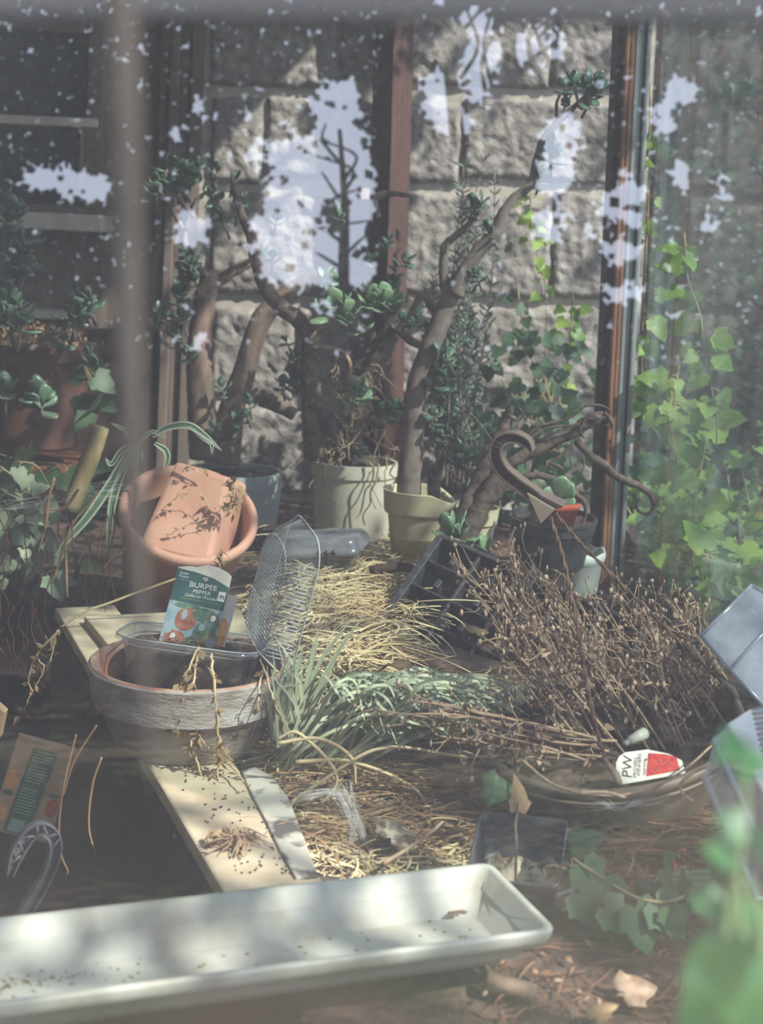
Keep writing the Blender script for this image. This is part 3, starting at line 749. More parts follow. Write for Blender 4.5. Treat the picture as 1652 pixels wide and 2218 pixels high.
# c) cream pot with the tall leaning trunk
t = potted('potted_jade_plant', 'tall jade plant with one long bare leaning trunk in a cut-down cream plastic pot', 'potted plant', W(905, 1205, 3.2))
pc = W(908, 1062, 3.2); r = px(76, 3.2); h = px(140, 3.2)
mb = MB(); n = 40
rows = [(.74, 0), (.86, .62), (.89, .64), (.97, .66), (1.0, .70), (1.03, 1.0), (1.05, 1.02), (1.0, 1.02), (.96, .98), (.80, .3), (.70, .04)]
vs = []
for (a, b) in rows:
    for j in range(n):
        an = 2 * PI * j / n; ca, sa = math.cos(an), math.sin(an)
        cut = max(0, ca * .9 - .25 - .25 * max(0, sa)) * .55 if b > .66 else 0
        vs.append(V((pc.x + a * r * ca, pc.y + a * r * sa, pc.z - h + (b - cut * (b - .5)) * h)))
fs = [(i * n + j, i * n + (j + 1) % n, (i + 1) * n + (j + 1) % n, (i + 1) * n + j) for i in range(len(rows) - 1) for j in range(n)] + [tuple(range(n - 1, -1, -1))]
mb.add(vs, fs); mb.build('pot', M_creampot, t)
mb = MB(); disc(mb, r * .9, 0, 30, Matrix.Translation(V((pc.x, pc.y, pc.z - h * .35))), .01); mb.build('soil', M_soil, t)
mb = MB(); Yt = 3.19
branch(mb, [(884, 1110), (887, 1040), (892, 950), (903, 850), (925, 770), (952, 705), (972, 650), (1000, 595)], Yt, [px(28, Yt), px(26, Yt), px(25, Yt), px(23, Yt), px(21, Yt), px(19, Yt)], 9, 12, .06)
branch(mb, [(985, 640), (1005, 590), (1040, 540), (1072, 505), (1090, 462), (1118, 425), (1150, 398), (1160, 350), (1172, 310), (1205, 268), (1230, 245), (1255, 222), (1270, 205)], 3.17, [px(19, Yt), px(16, Yt), px(15, Yt), px(11, Yt), px(9, Yt), px(8, Yt), px(7, Yt), px(6, Yt), px(4, Yt)], 7, 9, .25)
branch(mb, [(968, 660), (962, 610), (960, 550), (966, 528), (1000, 500), (1030, 470)], 3.2, [px(14, Yt), px(10, Yt), px(9, Yt), px(6, Yt)])
branch(mb, [(952, 690), (920, 640), (900, 660), (878, 700)], 3.25, [px(12, Yt), px(8, Yt), px(5, Yt)])
branch(mb, [(1208, 262), (1206, 225), (1212, 205)], 3.17, [px(4, Yt), px(3, Yt)])
mb.build('trunk', M_bark, t)
mb = MB(); branch(mb, [(940, 1085), (938, 1040), (936, 1005)], 3.2, [px(15, Yt), px(14, Yt), px(13, Yt)]); mb.build('stump', M_barkd, t)
mb = MB(); lm = MB()
cluster(lm, mb, [(1240, 178, .026), (1220, 190, .022), (1275, 180, .026), (1290, 185, .028), (1285, 205, .026), (1262, 190, .022), (1225, 222, .02), (1190, 318, .030), (1200, 330, .026), (1175, 380, .02), (1025, 440, .022), (1045, 438, .02), (1025, 455, .024), (1060, 500, .02), (1030, 595, .02), (965, 765, .028), (955, 800, .03), (945, 830, .03), (960, 940, .02), (935, 900, .02), (1000, 970, .026), (990, 980, .024), (1010, 990, .022), (985, 1000, .02), (1060, 950, .02), (1080, 1010, .02)], 3.16)
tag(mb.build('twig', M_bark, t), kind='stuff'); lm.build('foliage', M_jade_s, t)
lm = MB(); cluster(lm, None, [(985, 1160, .034), (1010, 1150, .032), (975, 1150, .034), (1000, 1165, .03), (1050, 1190, .024), (985, 1140, .03)], 2.9); 
t2 = thing('jade_cutting', 'loose pale jade sprig lying at the top edge of the black cell tray', 'plant cutting', tuple(W(995, 1175, 2.9))); lm.build('foliage', M_jade, t2)
mb = MB(); tube(mb, cr(PW([(960, 1230), (985, 1180), (990, 1150)], 2.92), 4), .004); mb.build('stem', M_dead, t2)

# d) second cream pot, half hidden
t = thing('cream_pot', 'small sunlit cream plastic pot half hidden behind the dead branches', 'flower pot', tuple(W(1040, 1185, 3.15)))
pot_at(t, 1035, 1098, 3.15, 48, 92, [(.70, 0), (.78, .6), (.9, .62), (1, 1)], M_creampot)

# e) black pot with small red pot and sprout, in a milky white pot
t = thing('white_pot', 'cracked milky white plastic pot at the foot of the corner post', 'flower pot', tuple(W(1238, 1285, 2.94)))
c = W(1238, 1190, 2.94); r = px(73, 2.94); h = px(92, 2.94)
mb = MB(); n = 40; rows = [(.78, 0), (.82, .05), (.93, .75), (1.0, .8), (1.02, 1.0), (.98, 1.0), (.9, .75), (.78, .08)]
vs = [V((c.x + a * r * math.cos(2 * PI * j / n), c.y + a * r * math.sin(2 * PI * j / n), c.z - h + b * h * (1 + (.16 * noise.noise(V((math.cos(2 * PI * j / n) * 2.4, math.sin(2 * PI * j / n) * 2.4, 2))) if b > .9 else 0)))) for a, b in rows for j in range(n)]
mb.add(vs, [(i * n + j, i * n + (j + 1) % n, (i + 1) * n + (j + 1) % n, (i + 1) * n + j) for i in range(len(rows) - 1) for j in range(n)] + [tuple(range(n - 1, -1, -1))])
mb.build('pot', M_milk, t)
t = thing('black_pot', 'round black nursery pot sitting inside the milky white pot', 'flower pot', tuple(W(1200, 1215, 2.9)))
pot_at(t, 1198, 1118, 2.9, 97, 105, [(.74, 0), (.78, .03), (.92, .72), (.95, .74), (.97, .93), (1.0, .95), (1.0, 1)], M_blackp, tip=(0, -.06))
t = thing('potted_jade_seedling', 'small red clay pot with a young jade sprout, inside the black nursery pot', 'potted plant', tuple(W(1210, 1150, 2.87)))
c = W(1208, 1125, 2.87); Mq = Matrix.Translation(c) @ Matrix.Rotation(.5, 4, 'Z')
mb = MB(); rtub(mb, [(.045, .045, -.045), (.06, .06, .022), (.066, .066, .023), (.068, .068, .036), (.060, .060, .036), (.056, .056, .02)], .006, Mq); mb.build('pot', M_redp, t)
mb = MB(); lm = MB(); branch(mb, [(1200, 1115), (1203, 1090), (1206, 1068)], 2.87, [.005, .004])
for (u, v, dx, dz, s) in ((1206, 1082, .15, 1, .055), (1207, 1078, .8, .8, .045), (1203, 1085, -.7, .6, .040), (1205, 1088, .9, .1, .04), (1204, 1090, .3, -.25, .035)):
    put(lm, JADE, W(u, v, 2.865), V((dx, -.15, dz)), V((0, -1, .3)), s, 1.25)
mb.build('stem', M_jade, t); lm.build('foliage', M_jade, t)

# f) dead branches
t = thing('dead_branch', 'thick broken dead jade branch with curling twigs leaning on the corner post', 'dead branch', tuple(W(1000, 1190, 2.95)))
mb = MB()
branch(mb, [(985, 1185), (1040, 1090), (1085, 1020), (1120, 992), (1165, 972), (1225, 942), (1280, 912), (1308, 898)], 2.95, [px(17, 2.95), px(15, 2.95), px(15, 2.95), px(17, 2.95), px(17, 2.95), px(13, 2.95), px(10, 2.95)], 7, 10, .5)
branch(mb, [(990, 1150), (1030, 1050), (1065, 980), (1088, 925), (1102, 895), (1108, 878)], 2.97, [px(20, 2.97), px(16, 2.97), px(13, 2.97), px(9, 2.97), px(6, 2.97)], 7, 9, .5)
branch(mb, [(1000, 1180), (1035, 1105), (1075, 1065), (1120, 1045), (1150, 1030)], 2.9, [px(26, 2.9), px(20, 2.9), px(16, 2.9), px(9, 2.9)], 7, 9, .4)
mb.build('bough', M_barkd, t)
mb = MB()
branch(mb, [(1248, 955), (1275, 985), (1310, 1010), (1340, 1035), (1385, 1055), (1405, 1070), (1414, 1095), (1404, 1112), (1385, 1108), (1378, 1095), (1384, 1080)], 2.93, [px(9, 2.9), px(10, 2.9), px(8, 2.9), px(5, 2.9), px(4, 2.9), px(5, 2.9)], 7, 7, .5)
branch(mb, [(1125, 1034), (1165, 1030), (1205, 1042), (1235, 1062), (1262, 1085), (1270, 1105), (1262, 1135)], 2.88, [px(6, 2.9), px(8, 2.9), px(8, 2.9), px(6, 2.9), px(4, 2.9)], 7, 7, .5)
for pts, r in (([(1138, 950), (1165, 925), (1190, 918), (1230, 905), (1270, 880), (1300, 878), (1322, 890), (1318, 915)], 4), ([(1140, 955), (1180, 930), (1230, 922), (1260, 915)], 4), ([(1300, 905), (1275, 900), (1255, 930), (1265, 950)], 5), ([(1308, 895), (1322, 905), (1325, 925), (1310, 922)], 5), ([(1100, 900), (1120, 910), (1135, 900), (1125, 885)], 4), ([(1000, 905), (1020, 900), (1045, 925), (1065, 955)], 3), ([(1240, 960), (1215, 985), (1190, 1005), (1200, 1020)], 3), ([(1262, 985), (1265, 1010), (1250, 1040)], 2.5), ([(1235, 990), (1238, 1030)], 2.5), ([(1190, 1000), (1210, 1010), (1218, 1018)], 4)):
    branch(mb, pts, 2.92, [px(r, 2.9), px(r * .8, 2.9), px(r * .5, 2.9)], 6, 6, .8)
tag(mb.build('twig', M_barkd, t), kind='stuff')

# g) leafy bush of thin stems behind, against the stone
t = thing('leafy_bush', 'tall dark bush of thin narrow-leaved stems standing before the stone wall', 'bush', tuple(W(980, 1060, 3.8)))
mb = MB(); lm = MB()
for i in range(26):
    bu, tu, tv = U(940, 1010), U(905, 1075), U(300, 820)
    Yb = U(3.55, 3.9); pts = [W(bu, 1070, 3.75)] + [W(bu + (tu - bu) * s + U(-18, 18), 1060 + (tv - 1060) * s, Yb) for s in (.25, .5, .75, 1)]
    q = cr(pts, 7); tube(mb, q, [.004, .0015], 4)
    for k in range(6, len(q)):
        for sg in (1, -1):
            if R() < .85:
                y = V((sg * U(.5, 1), U(-.6, .4), U(.1, .8))); put(lm, JADE, q[k], y, V((0, -.3, 1)), U(.020, .034), .75)
mb.build('stem', M_bark, t); lm.build('foliage', M_jade_s, t)

# ------------------------------------------------------------------ spider plant
t = thing('spider_plant', 'cream-striped spider plant arching over the tipped terracotta planter', 'plant', tuple(W(305, 1040, 3.02)))
gm, wm = MB(), MB()
for pts, w in (([(292, 960), (262, 978), (242, 1005), (228, 1038 - 46)], 11), ([(290, 960), (262, 1010), (235, 1055), (190, 1120), (150, 1165), (118, 1205)], 19), ([(292, 965), (262, 1030), (245, 1085), (238, 1140), (233, 1212)], 17), ([(292, 960), (294, 990), (292, 1040)], 9), ([(292, 955), (272, 932), (240, 916)], 8), ([(330, 945), (365, 925), (410, 922), (445, 945), (480, 976)], 15), ([(410, 925), (440, 948), (458, 962), (459, 985)], 9), ([(335, 960), (358, 975), (363, 995), (355, 1018)], 12), ([(300, 960), (330, 935), (360, 950)], 8)):
    q = cr(PW(pts, 2.78), 8); ww = px(w, 2.78)
    wl = [ww * .55, ww, ww, ww * .8, ww * .08]
    ribbon(gm, q, wl, V((.1, -1, .3)), .3)
    m_ = len(q); wr = lerp_r(wl, m_)
    for sg in (-1, 1):
        e = []
        for i, p in enumerate(q):
            tt = (q[min(i + 1, m_ - 1)] - q[max(i - 1, 0)]).cross(V((.1, -1, .3))).normalized()
            e.append(p + tt * (sg * wr[i] * .42) + V((0, -.0012, 0)) + V((.1, -1, .3)).normalized() * wr[i] * .13)
        ribbon(wm, e, [x * .26 for x in wr], V((.1, -1, .3)), 0)
tube(gm, PW([(305, 1045, 3.02), (305, 1000, 2.95), (293, 955, 2.78)]), .008)
gm.build('leaf_blade', M_spider, t); wm.build('leaf_margin', M_spider_w, t)

# ------------------------------------------------------------------ far left: shelf, clay pot, hanging jade, ivy
mb = MB(); a, b = W(-300, 985, 3.5), W(188, 990, 3.5)
box(mb, a.x, b.x, 3.3, 3.75, a.z - .05, a.z); tag(mb.build('brick_ledge', M_brick, None, False, .006), 'low brick ledge under the dark clay pot at the far edge', 'ledge')
t = thing('clay_pot', 'large dark clay pot of dry leaf litter standing on the brick ledge under the window', 'flower pot', tuple(W(75, 985, 3.5)))
pot_at(t, 78, 742, 3.5, 128, 225, [(.72, 0), (.76, .02), (.93, .82), (.94, .84), (1.0, .85), (1.02, 1)], M_terra_d)
mb = MB(); c = W(78, 745, 3.5)
for i in range(420):
    a, q = U(0, 6.3), math.sqrt(R()) * .125; p = V((c.x + q * math.cos(a), c.y + q * math.sin(a), c.z + U(-.02, .03) + .04 * (1 - q / .125)))
    put(mb, QUAD, p, rv(), rv(), U(.012, .022))
tag(mb.build('leaf_litter', M_crisp, t), kind='stuff')
t = thing('jade_plant', 'dark jade branches hanging before the house window at the far edge', 'plant', tuple(W(-20, 720, 3.3)))
mb = MB(); lm = MB()
branch(mb, [(-20, 745), (-5, 640), (15, 580), (20, 500), (10, 440)], 3.3, [.010, .006, .005]); branch(mb, [(15, 580), (40, 560), (55, 530)], 3.3, [.006, .004]); branch(mb, [(60, 760), (120, 720), (165, 690), (175, 670)], 3.3, [.008, .005])
branch(mb, [(-10, 700), (30, 690), (40, 720)], 3.3, [.006, .004])
cluster(lm, mb, [(15, 430), (30, 455), (10, 470), (40, 460, .026), (25, 480), (45, 525), (65, 520), (20, 540), (50, 555), (30, 580), (60, 575, .026), (5, 530), (10, 650, .034), (30, 660, .034), (50, 690, .034), (20, 690, .034), (-5, 680, .034), (165, 650, .034), (180, 660, .034), (155, 665, .034), (175, 680, .034), (190, 655, .03), (85, 850, .034), (95, 870, .034), (75, 845, .03), (10, 840, .03), (5, 850, .03), (200, 790, .026), (215, 805, .024), (190, 770, .022), (140, 735, .022)], 3.28, .030)
mb.build('stem', M_bark, t); lm.build('foliage', M_jade_s, t)
mb = MB(); q = PW([(216, 925), (198, 985), (172, 1050), (150, 1110)], 3.0); tube(mb, cr(q, 3), px(21, 3.0), 10)
tag(mb.build('bamboo_pole', M_bamboo), 'short thick bamboo pole leaning behind the spider plant', 'pole')
def ivy_leafs(lm, sm, path, Y, n, s, jit=14, hang=True, yj=.03, stem_r=.0025, zdir=V((0, -1, .4))):
    q = cr(PW(path, Y), 8)
    if sm is not None: tube(sm, q, [stem_r, stem_r * .5], 5, .3)
    for k in range(n):
        i = int(U(1, len(q) - 1)); p = q[i]
        y = V((U(-.9, .9), U(-.5, .3), U(-.9, .2) if hang else U(-.4, .9)))
        o = p + y.normalized() * s * .5 + V((U(-1, 1) * px(jit, Y), U(-yj, yj), U(-1, 1) * px(jit, Y)))
        if sm is not None: tube(sm, [p, (p + o) / 2 + V((0, 0, .004)), o], .0010, 4)
        put(lm, IVY, o, y, zdir + rv() * .6, s * U(.6, 1.25), U(.85, 1.1), U(-.1, .3))
t = thing('ivy_plant', 'grey-green ivy trailing beside the bench in the shade', 'ivy', tuple(W(60, 1260, 2.95)))
mb = MB(); lm = MB()
for pth, n in (([(0, 1010), (60, 1060), (80, 1130), (60, 1200)], 16), ([(-30, 1050), (20, 1100), (40, 1160), (30, 1230)], 18), ([(40, 1000), (80, 1010), (110, 1060)], 4), ([(-10, 1150), (50, 1190), (110, 1220), (90, 1260)], 12)):
    ivy_leafs(lm, mb, pth, 2.9, n, .048, 16)
mb.build('stem', M_vine, t); lm.build('foliage', M_ivy_g, t)
t = thing('ivy_plant', 'dark ivy leaves growing round the bamboo pole', 'ivy', tuple(W(170, 1080, 3.1)))
mb = MB(); lm = MB()
for pth, n in (([(130, 1120), (150, 1060), (140, 1010), (60, 1000)], 9), ([(0, 1060), (-20, 1010), (30, 990)], 8), ([(200, 840), (180, 790), (215, 860), (190, 900)], 8), ([(90, 1260), (150, 1240), (180, 1200)], 10)): ivy_leafs(lm, mb, pth, 3.15, n, .055, 14)
mb.build('stem', M_vine, t); lm.build('foliage', M_ivy_d, t)
# reddish roots hanging in the dark under the ivy
mb = MB()
for i in range(44):
    u = U(-20, 250) if i < 24 else U(-10, 130); v0, ln = (U(1080, 1200), U(120, 260)) if i < 24 else (U(1300, 1400), U(120, 220)); Y = U(2.55, 3.0)
    q = [W(u + U(-6, 6) + k * U(-8, 8), v0 + ln * k / 4, Y) for k in range(5)]; tube(mb, cr(q, 4), [.0014, .0007], 4, .4)
tag(mb.build('hanging_roots', M_rootr), 'thin reddish roots hanging in the shade beside the bench', 'roots', kind='stuff')
mb = MB()
for path in ([(420 / 1, 1240), (320, 1275), (240, 1305), (185, 1325), (130, 1360)],): tube(mb, cr(PW(path, 2.55), 8), [.002, .0025, .002], 5)
tag(mb.build('dry_stalk', M_straw), 'long pale dry stalk reaching across behind the bowl to the bench corner', 'stalk')
creeper('dead_creeper', 'pale withered creeper drooping over the back corner of the bench', 'dead plant', [PW([(128, 1365), (95, 1400), (70, 1440), (62, 1480), (75, 1500)], 2.5), PW([(125, 1370), (80, 1420), (95, 1450), (60, 1520), (50, 1550)], 2.5), PW([(120, 1380), (105, 1440), (85, 1490)], 2.52)], .0018, 60, ls=.018)
for k, (pth, lab) in enumerate((([(300 - 96, 1080), (160, 1130), (140, 1180), (125, 1230), (110, 1265)], 'dry tan stem following the longest spider plant leaf'), ([(142, 1170), (143, 1240), (146, 1295)], 'short rusty dry blade hanging below the spider plant'), ([(118, 1035), (105, 1080), (98, 1140), (82, 1200)], 'thin dry stem hanging before the grey ivy'), ([(170, 1060), (140, 1100), (100, 1105)], 'curved reddish stem under the bamboo pole'), ([(275, 1185), (245, 1205), (222, 1235)], 'broken straw stub sticking out beside the tipped planter'))):
    mb = MB(); tube(mb, cr(PW(pth, 2.72), 6), [.003, .0035, .0015], 5, .3); tag(mb.build('dry_stalk', M_straw_b), lab, 'dry stem')

# ------------------------------------------------------------------ cell tray
A_, Lb, Dn = W(957, 1163, 2.86), W(842, 1380, 2.63), W(1490, 1402, 2.62)
tx = (Dn - A_).normalized(); ty = Lb - A_; tw = (Dn - A_).length; ty = ty - tx * ty.dot(tx) * .55; tl = ty.length; ty.normalize(); tz = tx.cross(ty).normalized()
if tz.z < 0: tz = -tz
Mtr = Matrix(((tx.x, ty.x, tz.x, A_.x), (tx.y, ty.y, tz.y, A_.y), (tx.z, ty.z, tz.z, A_.z), (0, 0, 0, 1)))
t = thing('cell_tray', 'long black plastic cell tray propped at a slant behind the wire basket', 'seed tray', tuple(Lb))
D = .055
mb = MB()
def wallx(x0, x1, y, top, th=.003, d=D): box(mb, x0, x1, y - th / 2, y + th / 2, -d, top, Mtr)
def wally(x, y0, y1, top, th=.003, d=D): box(mb, x - th / 2, x + th / 2, y0, y1, -d, top, Mtr)
for j in range(5): wallx(0, tw, tl * j / 4, 0, .0035)
for i in range(0, 7): wally(tw * i / 6, 0, tl, 0 if i in (0, 6) else -.002, .004)
mb.build('cell_walls', M_blackp, t, False)
mb = MB(); box(mb, 0, tw, 0, tl, -D - .002, -D, Mtr); mb.build('base', M_blackp, t, False)
mb = MB()
for a in ((-.008, tw + .008, -.008, .003), (-.008, tw + .008, tl - .003, tl + .008)): box(mb, a[0], a[1], a[2], a[3], -.004, .002, Mtr)
for a in ((-.012, .003), (tw - .003, tw + .012)): box(mb, a[0], a[1], .003, tl - .003, -.004, .002, Mtr)
mb.build('rim', M_blackp, t, False, .0015)
for i in range(1, 12):
    mb = MB(); x = tw * i / 12
    for j in range(4): y = tl * (j + .5) / 4; box(mb, x - .006, x + .006, y - .012, y + .012, -D, -.010, Mtr) if i % 2 else box(mb, x - .004, x + .004, y - tl / 8 + .004, y + tl / 8 - .004, -D, -.004, Mtr)
    mb.build('divider', M_blackp, t, False, .002)
mb = MB()
for i in range(14):
    x, y = U(.02, tw * .9), U(.02, tl - .02); blob(mb, Mtr @ V((x, y, -D + .006)), .012, .010, .007, None, 7, 5, .6, i)
tag(mb.build('soil_crumbs', M_soil, t), kind='stuff')

# ------------------------------------------------------------------ hanging basket
bc = W(1318, 1560, 1.85); bn = V((-.19, -.17, 1)).normalized(); RB = px(288, 1.85)
Mbk = frame(bc, bn, V((1, 0, .1)))
t = thing('hanging_basket', 'taupe plastic hanging basket of dead plants with twisted wires, tilted on the soil', 'hanging basket', tuple(Mbk @ V((0, 0, -.13))))
mb = MB(); lathe(mb, [(0, -.13), (RB * .60, -.13), (RB * .68, -.12), (RB * .93, -.03), (RB * .96, -.012), (RB, -.010), (RB + .003, -.002), (RB + .002, .002), (RB - .006, .003), (RB - .008, -.004), (RB * .93, -.014), (RB * .66, -.11), (0, -.115)], 80, Mbk); bk = mb.build('basket_body', M_basket, t)
mb = MB(); pts = [Mbk @ V((math.cos(a) * (RB + .003), math.sin(a) * (RB + .003), -.013)) for a in (2 * PI * i / 80 for i in range(81))]; tube(mb, pts, .0022, 5); mb.build('rim_bead', M_basket, bk)
mb = MB(); disc(mb, RB * .94, -.022, 60, Mbk, .014, 12); mb.build('soil', M_soil, t)
YH = 1.86
def bp(a, r=1.0, z=.0): return Mbk @ V((math.cos(a) * RB * r, math.sin(a) * RB * r, z))
wires = [([(1190, 1115, YH), (1222, 1220, 1.83), (1252, 1370, 1.78), (1278, 1520, 1.72), (1310, 1640, 1.685)], W(1340, 1688, 1.672)),
         ([(1198, 1108, YH), (1270, 1190, 1.86), (1380, 1300, 1.86), (1480, 1400, 1.85)], W(1592, 1502, 1.84)),
         ([(1188, 1120, YH), (1215, 1200, 1.88), (1238, 1300, 1.92), (1255, 1400, 1.97)], W(1262, 1450, 2.02))]
for pts, e in wires:
    q = cr(PW(pts) + [e], 14); mb = MB()
    for ph in (0, PI):
        tw_ = []
        for i, p in enumerate(q):
            d = (q[min(i + 1, len(q) - 1)] - q[max(i - 1, 0)]).normalized(); a = d.orthogonal().normalized(); b = d.cross(a)
            an = i * .9 + ph; tw_.append(p + a * math.cos(an) * .0015 + b * math.sin(an) * .0015)
        tube(mb, tw_, .0017, 5)
    wo = mb.build('wire', M_wire, t)
    mb = MB(); d = (q[-1] - q[-4]).normalized(); tube(mb, [q[-1] - d * .03, q[-1] - d * .006, q[-1] + V((0, -.004, -.006))], [.003, .006, .006], 4); mb.build('clip', M_basket, wo)
# curved plastic hook
hp = cr(PW([(1190, 1112, YH), (1160, 1075, YH - .005), (1125, 1048, YH - .01), (1092, 1020, YH - .01), (1076, 990, YH - .01), (1078, 965, YH - .01), (1095, 948, YH - .01), (1120, 947, YH - .01), (1142, 958, YH - .01), (1154, 976, YH - .01)]), 7)
mb = MB(); m_ = len(hp); vs = []; fs = []
wd_ = lerp_r([.052, .020, .018, .018, .018, .017, .016, .015, .012, .003], m_)
for i, p in enumerate(hp):
    tt = (hp[min(i + 1, m_ - 1)] - hp[max(i - 1, 0)]).normalized(); bi = V((-.35, -1, -.1)).normalized(); no = tt.cross(bi).normalized()
    w = wd_[i] / 2; th = .010 if i > 6 else .014
    # C-section: two flanges and a web
    for (a, b) in ((-w, -th), (-w, th), (-w * .72, th), (-w * .72, -th * .4), (w * .72, -th * .4), (w * .72, th), (w, th), (w, -th)):
        vs.append(p + no * a + bi * b)
k = 8
fs = [(i * k + j, i * k + (j + 1) % k, (i + 1) * k + (j + 1) % k, (i + 1) * k + j) for i in range(m_ - 1) for j in range(k)] + [tuple(range(k - 1, -1, -1)), tuple(range((m_ - 1) * k, m_ * k))]
mb.add(vs, fs); hk_ = mb.build('hook', M_hook, t, False)
mb = MB()
for i in range(10, m_ - 6, 3):
    p, tt = hp[i], (hp[i + 1] - hp[i - 1]).normalized(); bi = V((-.35, -1, -.1)).normalized(); no = tt.cross(bi); w = wd_[i] * .42
    tube(mb, [p + no * w + bi * .004, p - no * w + bi * .004], .002, 4)
mb.build('rib', M_darkwood, hk_)
mb = MB(); slab(mb, PW([(1140, 1068, YH - .022), (1202, 1104, YH - .022), (1170, 1136, YH - .022)]), V((-.35, -1, -.1)), .006); mb.build('hook_plate', M_basket, hk_, False, .001)
# dead plant rooted in the basket
sm, lb, lf = MB(), MB(), MB()
def dead_stem(p0, d, L, r=.0022, nb=7, seed_=0):
    pts = [p0]; d = d.normalized(); n = 9
    for k in range(n):
        d = (d + rv() * .075 + V((0, 0, -.01))).normalized(); pts.append(pts[-1] + d * L / n)
    tube(sm, cr(pts, 2), [r, r * .8, r * .5], 5, .3)
    for k in range(nb):
        i = random.randint(3, n); p = pts[i]; dd = (d * .7 + rv() * .8).normalized(); ln = U(.015, .045)
        e = p + dd * ln; mid = (p + e) / 2 + rv() * .006; tube(sm, [p, mid, e], [r * .6, r * .4], 4)
        blob(lb, e, U(.0015, .0034), U(.0015, .0034), U(.0025, .0048), None, 6, 4, .4, k)
        if R() < .5:
            e2 = mid + (dd + rv() * .7).normalized() * ln * .7; tube(sm, [mid, e2], r * .35, 3); blob(lb, e2, .0018, .0018, .003, None, 5, 4)
    for k in range(7):
        p = pts[random.randint(1, n)]; put(lf, IVY, p + rv() * .005, rv() + V((0, 0, -.7)), rv(), U(.006, .016), U(.3, .8), U(-.8, .8))
for i in range(72):
    uu = U(1220, 1585); d_ = ray(uu, U(1500, 1650) - max(0, uu - 1450) * .5); t_ = (bc - bn * .02 - EYE).dot(bn) / d_.dot(bn); p0 = EYE + d_ * t_
    L_ = max(.07, (450 - max(0, uu - 1290) * .85)) * U(.5, 1.0) * 1.1 / F * 1.85
    dead_stem(p0, V((-.52 + U(-.10, .12), .10 + U(-.15, .25), .80)), L_, U(.0013, .0022), 8)
for i in range(16):                                    # stems flopped over the left edge
    p0 = W(U(1180, 1340), U(1590, 1680), 1.78); dead_stem(p0, V((-1, U(-.2, .3), U(-.05, .35))), U(.12, .24), .0022, 5)
pl = sm.build('dead_plant', M_dead, t); tag(lb.build('seed_head', M_bud, pl), kind='stuff'); tag(lf.build('withered_leaf', M_dead, pl), kind='stuff')
mb = MB(); tube(mb, cr(PW([(1128, 1645, 1.70), (1200, 1700, 1.65), (1290, 1722, 1.63), (1390, 1714, 1.63), (1480, 1668, 1.64), (1560, 1600, 1.7), (1640, 1560, 1.76)]), 8), [.0018, .0018, .0012], 5, .3)
tube(mb, cr(PW([(1610, 1640, 1.6), (1520, 1665, 1.6), (1475, 1695, 1.6), (1480, 1720, 1.6), (1500, 1735, 1.6)]), 8), [.0018, .0016], 5, .3)
tube(mb, cr(PW([(1255, 1718, 1.62), (1310, 1716, 1.62), (1355, 1728, 1.62)]), 6), [.003, .002], 5, .3)
tag(mb.build('bare_stalk', M_bud), 'long bare pale stem curving round the front rim of the hanging basket', 'stem')
# plant label
YL2 = 1.695
ex, ey = (W(1440, 1625, YL2) - W(1345, 1642, YL2)), V((0, 0, 0))
o0 = W(1342, 1700, YL2); ex = (W(1500, 1672, YL2 + .01) - o0).normalized(); ey = (W(1362, 1600, YL2 + .03) - o0); ey = (ey - ex * ey.dot(ex)).normalized(); ez = ex.cross(ey)
Mpl = Matrix(((ex.x, ey.x, ez.x, o0.x), (ex.y, ey.y, ez.y, o0.y), (ex.z, ey.z, ez.z, o0.z), (0, 0, 0, 1)))
t = thing('plant_label', 'white plant label with PW lettering and red flowers inside the basket rim', 'plant label', tuple(o0))
k_ = px(1, YL2)
def PLp(pts, z=0): return [Mpl @ V((x * k_, y * k_, z)) for x, y in pts]
mb = MB(); slab(mb, PLp([(0, 0), (150, 0), (150, 28), (122, 48), (80, 64), (30, 66), (14, 60), (4, 48), (0, 34)]), ez, .0012); mb.build('card', M_paper, t, False)
mb = MB(); slab(mb, PLp([(62, 8), (140, 8), (140, 36), (118, 47), (80, 56)], .0005), ez, .0003); mb.build('flower_picture', M_redf, t, False)
mb = MB()
for (x, y) in ((72, 44), (100, 34), (120, 28), (88, 18)): blob(mb, Mpl @ V((x * k_, y * k_, .0006)), .002, .002, .0006, None, 6, 4)
mb.build('leaf_print', M_pgreen, t)
rot = Matrix.Rotation(math.radians(72), 4, 'Z')
for txt, x, y, s in (('PW', 29, 9, 27), ('PROVEN', 40, 8, 10), ('WINNERS', 49, 9, 10), ('Supertunia', 60, 10, 7)):
    font('lettering', txt, s * k_ * 1.15, Mpl @ Matrix.Translation(V((x * k_, y * k_, .0003))) @ rot, M_ink, t)
# white plastic nozzle on the soil
t = thing('pipe_stub', 'dusty ribbed white plastic stub lying on the basket soil', 'pipe', tuple(W(1370, 1600, 1.76)))
mb = MB(); tube(mb, PW([(1352, 1612, 1.74), (1362, 1606, 1.745), (1364, 1605, 1.745), (1376, 1598, 1.75), (1378, 1597, 1.75), (1396, 1588, 1.76)]), [px(7, 1.75), px(8, 1.75), px(11, 1.75), px(11, 1.75), px(12, 1.75), px(13, 1.75)], 10); mb.build('nozzle', M_trough, t)

